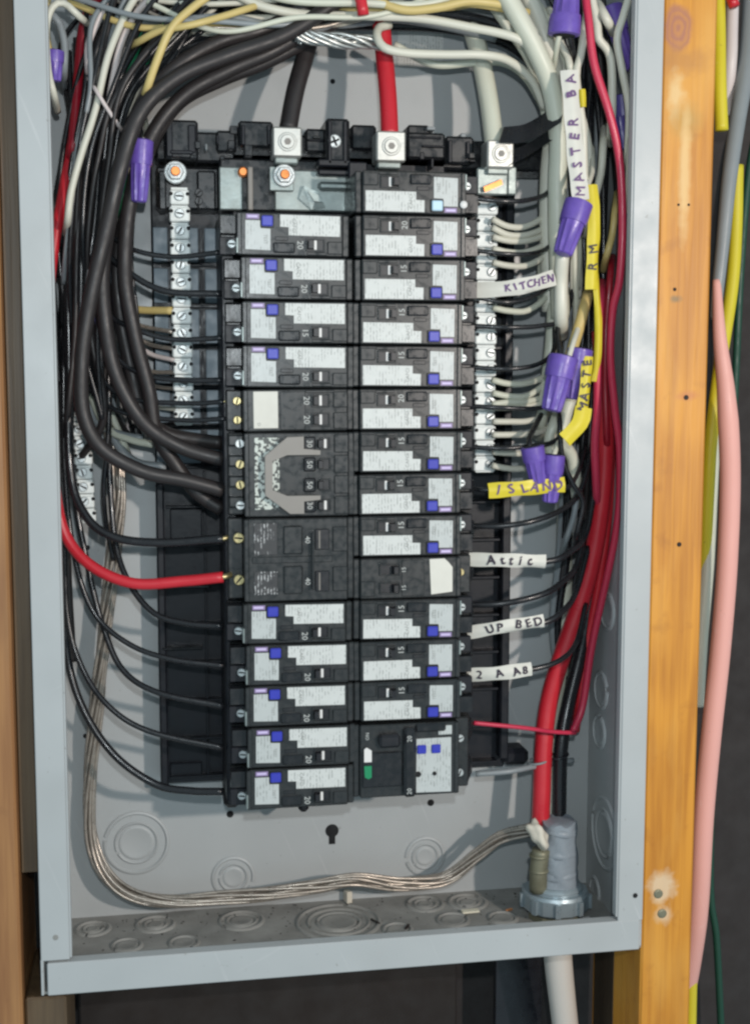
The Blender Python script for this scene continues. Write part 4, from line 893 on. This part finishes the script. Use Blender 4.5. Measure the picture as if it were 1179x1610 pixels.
nut('left purple wire nut just above the ISLAND tape', (836,702,22), (846,760,22), 7.4)
nut('right purple wire nut just above the ISLAND tape', (870,715,24), (864,790,24), 7.2)
nut('purple wire nut hanging in the left gutter beside the tray', (223,220,30), (219,318,30), 6.9)
nut('small purple wire nut behind the flange at the top left', (86,80,34), (86,128,34), 5.6)
nut('purple wire nut half hidden near the right flange at the top', (960,10,40), (990,110,36), 7, 'nut')
nut('bluish wire nut against the right flange beside the rose-red wire', (992,320,30), (991,378,30), 6, 'nutd')
nut('dark wire nut deep behind the heavy loops in the left gutter', (146,470,52), (150,555,56), 7, 'nutd')
nut('purple wire nut behind the rose-red wire in the upper right gutter', (976,150,40), (984,235,40), 6.5, 'nutd')

# ------------------------------------------------------------------ tape flags with handwriting
def flag(label, pts, half, m, txt, size, ink='ink', vertical=False, start=.12, end=.95):
    P = wpath(pts); t = thing('tape_label', label, 'tape label', tuple(P[0]))
    ph_ = random.uniform(0, 6); up = Vector((0,0,1)) if not vertical else Vector((1,0,0))
    Wd = []
    for i, p in enumerate(P):
        T = (P[min(i+1,len(P)-1)]-P[max(i-1,0)]).normalized(); n_ = Vector((0,-1,0)); wv = T.cross(n_).normalized(); Wd.append(wv*half*(1+.05*math.sin(i*.9)))
    mb = MB(); rows = []
    for i, (p, wv) in enumerate(zip(P, Wd)):
        cu = .5*math.sin(i*.33+ph_); row = []
        for f_, b_ in ((-1, .9+cu), (-.55, .25), (-.15, -.5), (.2, -.5), (.6, .2), (1, .9-cu)): row.append(mb.bm.verts.new(p+wv*f_+Vector((0, b_, 0))))
        for f_, b_ in ((1, 1.5-cu), (0, .4), (-1, 1.5+cu)): row.append(mb.bm.verts.new(p+wv*f_*.995+Vector((0, b_, 0))))
        rows.append(row)
    for a_, b_ in zip(rows, rows[1:]):
        for i in range(9): mb.bm.faces.new((a_[i], a_[(i+1) % 9], b_[(i+1) % 9], b_[i]))
    mb.bm.faces.new(rows[0][::-1]); mb.bm.faces.new(rows[-1]); autosmooth(mb.build('tape', M[m], t), 60)
    if txt:
        mb = MB(); n = len(txt); LT = len(P)-1
        for k, ch in enumerate(txt):
            if ch == ' ': continue
            f = (start + (end-start)*(k+.5)/n)*LT; i = min(int(f), LT-1); p = P[i].lerp(P[i+1], f-i); T = (P[i+1]-P[i]).normalized()
            wv = Wd[i].normalized(); wv = wv if wv.dot(Vector((0,0,1)) if not vertical else Vector((1,0,0))) > 0 else -wv
            a = random.uniform(-.28,.28); xd = T*math.cos(a)+wv*math.sin(a); yd = wv*math.cos(a)-T*math.sin(a)
            if xd.cross(yd).y > 0: yd = -yd
            # two passes slightly offset: felt pen weight
            for dx in (0, .22, -.22, .38): add_text(mb, ch, size*random.uniform(.92,1.08), p+Vector((dx,-.75-.02*abs(dx),dx*.6))+wv*random.uniform(-.3,.3), xd, yd)
        mb.build('handwriting', M[ink], t)
    return t
random.seed(3)
flag('white tape flag marked KITCHEN lying across the right neutral bar', [(748,456,30),(790,454,24),(830,448,22),(872,436,26)], 4.7, 'tapew', 'KITCHEN', 6.2, 'inkp', start=.32, end=.98)
flag('yellow tape flag marked ISLAND', [(768,772,20),(820,768,18),(888,762,20)], 4.6, 'tapey', 'ISLAND', 8.2, 'inkp', start=.04, end=.98)
flag('white tape flag marked ATTIC', [(738,880,28),(790,881,20),(858,883,20)], 4.2, 'tapew', 'Attic', 8.2, start=.2, end=.84)
flag('white tape flag marked UP BED', [(734,996,28),(790,986,20),(855,976,20)], 4.0, 'tapew', 'UP BED', 7.4, start=.24, end=.98)
flag('white tape flag marked 2AA8, lowest of the flags', [(734,1062,28),(785,1059,20),(836,1052,20)], 4.4, 'tapew', '2 A A8', 7.2, start=.1, end=.95)
flag('long white tape running vertically, marked MASTER BATH', [(914,315,12),(906,250,10),(900,180,10),(895,110,12)], 5.2, 'tapew', 'MASTER BA', 8.0, 'inkp', vertical=True, start=.02, end=.98)
flag('upper part of the yellow tape strip hanging in the right gutter', [(930,455,16),(932,400,14),(934,350,14),(930,290,16)], 3.9, 'tapey', 'RM', 7.5, 'ink', vertical=True, start=.12, end=.45)
flag('narrow yellow tape strip running down beside the red cables', [(936,430,20),(941,500,22),(940,560,24),(935,600,26)], 2.2, 'tapey', '', 5)
flag('lower yellow tape strip marked MASTER, folded at its end', [(914,650,16),(920,610,16),(924,560,18)], 3.6, 'tapey', 'MASTE', 7.4, 'ink', vertical=True, start=.02, end=.98)
flag('folded yellow tape tail below the MASTER strip', [(918,640,16),(912,665,14),(888,692,12)], 5.2, 'tapey', '', 5)
flag('small yellow tape scrap beside the vertical white tape', [(915,140,16),(917,168,16)], 2.0, 'tapey', '', 5)

# ------------------------------------------------------------------ conduit connector at the bottom right
cb = atz(872, 1442, 1.5); cy = cb.y
cc = thing('conduit_connector', 'round metal conduit connector with a wide ring nut in the bottom right corner', 'conduit connector', tuple(cb))
X = cb.x; up = (0,0,1)
autosmooth(MB().lathe([(17,0),(18,1),(18,5),(16,6.5)], (X,cy,1.5), up, 8).build('lock_nut', M['dirty'], cc), 30)
autosmooth(MB().lathe([(20.8,0),(22.4,1.5),(22.4,11),(21,13),(17.5,13.2)], (X,cy,9), up, 28, flute=[.03,.03,.03,0,0]).build('ring_nut', M['locknut'], cc), 20)
for k_ in range(9):
    a = k_*2*math.pi/9+.3; MB().hull([Vector((X+math.cos(a+da)*rr_, cy+math.sin(a+da)*rr_, zz)) for da in (-.07,.07) for rr_ in (21.5,24.2) for zz in (10.5,19.5)]).build('nut_lug', M['locknut'], cc)
autosmooth(MB().lathe([(18,0),(18,3),(16.5,5),(15.5,5.5)], (X,cy,21), up, 28).build('throat', M['locknut'], cc), 30)
tp = thing('taped_cable_sheath', 'grey taped cable sheath rising from the conduit connector', 'cable sheath', (X,cy,30))
t1 = at(879, 1290, cy-2); t0 = at(876, 1400, cy-2)
ln_ = (t1-t0).length; mb = MB(); mb.lathe([(max(14.2-3.0*k/22, 10.6)*(1+random.uniform(-.02,.02)), -6+(ln_+6)*k/22) for k in range(23)]+[(8.5, ln_+.4)], t0, t1-t0, 30)
for v_ in mb.bm.verts:
    q = v_.co*.16; d_ = .55*math.sin(q.x*3.1+q.z*1.7)+.5*math.sin(q.z*2.3+q.x*1.3+q.y*2)+.35*math.sin(q.z*5+q.x*4)
    v_.co += Vector((d_*.8, d_*.6, 0)) if v_.co.z < t1.z-1.5 else Vector((d_*.5, 0, d_*1.6))
autosmooth(mb.build('tape_wrap', M['tapeg'], tp), 50)
for k_ in range(3):
    a0 = t0.lerp(t1, .25+.3*k_); MB().lathe([(12.9-k_*.7,-1.2),(13.5-k_*.7,0),(12.8-k_*.7,4)], a0, (t1-t0)+Vector((6*(k_-1),0,0)), 24).build('tape_edge', M['tapeg'], tp, smooth=True)
MB().tube(spline([at(846,1400,cy-7), at(846,1370,cy-8), at(850,1335,cy-8)]), 6.0, 14).build('sheath', M['dirty'], tp, smooth=True)
for q in (1345, 1368):
    c = at(847, q, cy-8); MB().lathe([(6.2,-1),(6.7,0),(6.2,1)], c, (0,0,1), 16).build('sheath_fold', M['dirty'], tp, smooth=True)
# putty glob (one lumpy piece)
mb = MB(); c = at(846, 1312, cy-12)
bmesh.ops.create_icosphere(mb.bm, subdivisions=3, radius=1)
for v_ in mb.bm.verts:
    p = v_.co.copy(); k = 1+.16*math.sin(p.x*5+1)+.14*math.sin(p.z*6+p.y*3)
    v_.co = c + Vector((p.x*7.2*k - (p.z > 0)*0 + p.z*-2.5, p.y*7*k, p.z*9.5*k + p.x*-3))
o = mb.build('putty_glob', M['putty'], smooth=True, org=c); tag(o, 'pale lump of putty where the bare wires meet the taped cable', 'putty')
# cable ties
for (u, v, y, rr, lab) in ((845,1196,62,6.6,'thin cable tie round the big red cable'), (878,1188,66,6.2,'dark cable tie round the black service cable')):
    c = at(u, v, y); mb = MB(); Q = [c+Vector((math.cos(a)*rr, math.sin(a)*rr, math.cos(a)*1.2)) for a in [2*math.pi*i/24 for i in range(25)]]
    mb.tube(Q, .8, 6); o = mb.build('cable_tie', M['w_grey'] if u < 860 else M['btape'], smooth=True, org=c); tag(o, lab, 'cable tie')

# ------------------------------------------------------------------ debris on the bottom wall
def scrap(name, label, cat, u, v, sx, sy, sz, m, rot):
    p = atz(u, v, 2.2); mb = MB(); mb.box(-sx/2, sx/2, -sy/2, sy/2, 0, sz, .3)
    o = mb.build(name, M[m]); o.location = p*S; o.rotation_euler = (0, 0, rot); tag(o, label, cat, 'scraps on the bottom of the box'); return o
scrap('paper_scrap', 'cream scrap lying in front of the right-hand knockout', 'scrap', 739, 1434, 12, 5, 1.4, 'paper', .05)
scrap('paper_scrap', 'pale scrap beside the conduit connector on the bottom right', 'scrap', 918, 1447, 11, 7, .8, 'white_pl', .2)
scrap('wire_clipping', 'orange copper clipping beside the conduit connector', 'wire clipping', 800, 1432, 5, 1.6, 1.4, 'copperd', .4)
scrap('wire_clipping', 'brown clipping between the big knockout and its neighbour', 'wire clipping', 590, 1450, 1.4, 9, 1.2, 'brown', .5)
scrap('wire_clipping', 'pale wire stub beside the bundle above the big knockout', 'wire clipping', 547, 1418, 4, 6, 8, 'putty', .3)
scrap('wire_clipping', 'small clipping in front of the small right-hand knockout', 'wire clipping', 640, 1458, 2, 7, 1, 'brown', -.5)
random.seed(8); mb = MB()
for i in range(260):
    x = random.uniform(-165,170); y = 100-abs(random.gauss(0, 34)); y = max(8, y); s_ = random.uniform(.3,1.1)
    mb.hull([Vector((x,y,1.5))+Vector((random.uniform(-1,1)*s_, random.uniform(-1,1)*s_, random.uniform(0,.9)*s_)) for _ in range(5)])
o = mb.build('grit', M['brown']); tag(o, 'fine grit scattered over the bottom of the box', 'grit', kind='stuff')

# ------------------------------------------------------------------ studs, boards, outside cables
def board(name, label, cat, x0, x1, y0, y1, z0, z1, m, c=1.5):
    t = MB().box(x0, x1, y0, y1, z0, z1, c).build(name, M[m], org=((x0+x1)/2, y0, z0)); tag(t, label, cat); return t
rs = thing('wall_stud', 'bright varnished pine stud right of the box', 'wall stud', (200, 2, -400))
MB().box(185.6, 219.5, 2.5, 92, -400, 900, 1.5).build('timber', M['stud'], rs)
for u, v, r in ((1066,322,.8),(1082,322,.8),(1067,856,1.5),(1060,455,1.1),(1078,625,1.6)):
    MB().lathe([(r,-.1),(r,.25)], at(u,v,2.5), (0,-1,0), 10).build('nail_hole', M['brown'], rs)
for u, v in ((1034,1405),(1040,1436)):
    cc_ = at(u, v, 2.5); mb = MB(); mb.lathe([(3.0,-.1),(3.0,.6),(2,1.1)], cc_, (0,-1,0), 12); mb.build('screw_head', M['dirty'], rs)
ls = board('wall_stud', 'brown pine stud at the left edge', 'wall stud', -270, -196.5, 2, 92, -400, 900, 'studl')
board('wood_shim', 'old brown board filling the gap left of the box', 'board', -196, -186.5, 14, 92, 70, 900, 'shim', .5)
board('wood_block', 'pale wood block under the bottom left corner of the box', 'wood block', -196, -172, 10, 80, -120, -6, 'shim')
board('wood_block', 'brown wood block under the bottom right corner of the box', 'wood block', at(934,1560,88).x, 185.3, 50, 88, -260, -2, 'shimd')
board('brown_board', 'wide dark brown board below the box', 'board', -172, 92, 112, 130, -300, -12, 'brown')
board('black_strap', 'black vertical strap below the box left of the white pipe', 'strap', at(778,1560,110).x, at(850,1560,110).x, 108, 112, -260, -4, 'btape', .5)
def pipe(name, label, pts, r, m, cat='cable', taper=0):
    P = wpath(pts)
    if taper: n_ = len(P); r = [r[0]*(.38+.62*min(1, i*3.0/taper)) for i in range(n_)]
    o = MB().tube(P, r if not isinstance(r, tuple) else [r[0]+(r[1]-r[0])*i/(len(P)-1) for i in range(len(P))], 20).build(name, M[m], smooth=True, org=P[0]); tag(o, label, cat); return o
pipe('plastic_pipe', 'white pipe leaving the underside of the box at the bottom right', [(874,1470,56),(879,1530,58),(888,1610,62),(898,1700,66)], (9.8, 8.4), 'pvc', 'pipe')
pipe('outside_cable', 'yellow cable at the upper right edge ending behind the stud', [(1128,-40,70),(1130,50,66),(1131,130,60),(1134,205,58)], 4.2, 'w_yellow')
pipe('outside_cable', 'beige cable beside the yellow one at the top right', [(1152,-40,80),(1150,40,78),(1148,100,76),(1140,180,86)], 4.0, 'w_pinkw')
pipe('outside_cable', 'grey-toned upper run of the right edge cable, joining its salmon run', [(1185,-40,84),(1176,80,78),(1160,180,72),(1146,280,66),(1136,380,64),(1128,455,64),(1124,500,74)], (6.8,3.6), 'w_grey')
pipe('outside_cable', 'yellow cable from behind the grey run, passing behind the salmon run', [(1158,260,100),(1156,360,98),(1150,450,94),(1132,570,88),(1118,680,84),(1112,780,86),(1106,900,92)], 4.4, 'w_yellow')
pipe('outside_cable', 'thick lower run of the right edge cable, salmon by colour cast', [(1126,440,62),(1131,530,58),(1141,620,58),(1147,740,58),(1143,880,58),(1132,1020,58),(1118,1150,58),(1106,1280,58),(1098,1420,60),(1088,1500,70),(1074,1580,84)], (6.8,6.8), 'w_salmon', taper=90)  # same cable as the grey run; change of colour cast put into the sheath colour
pipe('outside_cable', 'pale greenish cable between the stud and the salmon run', [(1132,560,96),(1120,720,94),(1112,880,90),(1102,1000,86),(1095,1110,84)], 4.6, 'w_cream')
pipe('outside_cable', 'thin dark green cable at the right edge', [(1196,180,120),(1178,260,118),(1164,420,116),(1150,700,120),(1124,1100,124),(1116,1380,124),(1126,1480,122),(1134,1640,120)], 2.6, 'w_dgreen')
pipe('outside_cable', 'short yellow cable at the foot of the stud', [(1088,1500,74),(1086,1560,74),(1084,1660,74)], 4, 'w_yellow')
pipe('outside_cable', 'red cable tip at the upper right edge', [(1140,-30,66),(1148,-6,64),(1154,10,62)], 3.4, 'w_red')
# remove hidden root empties' zero labels
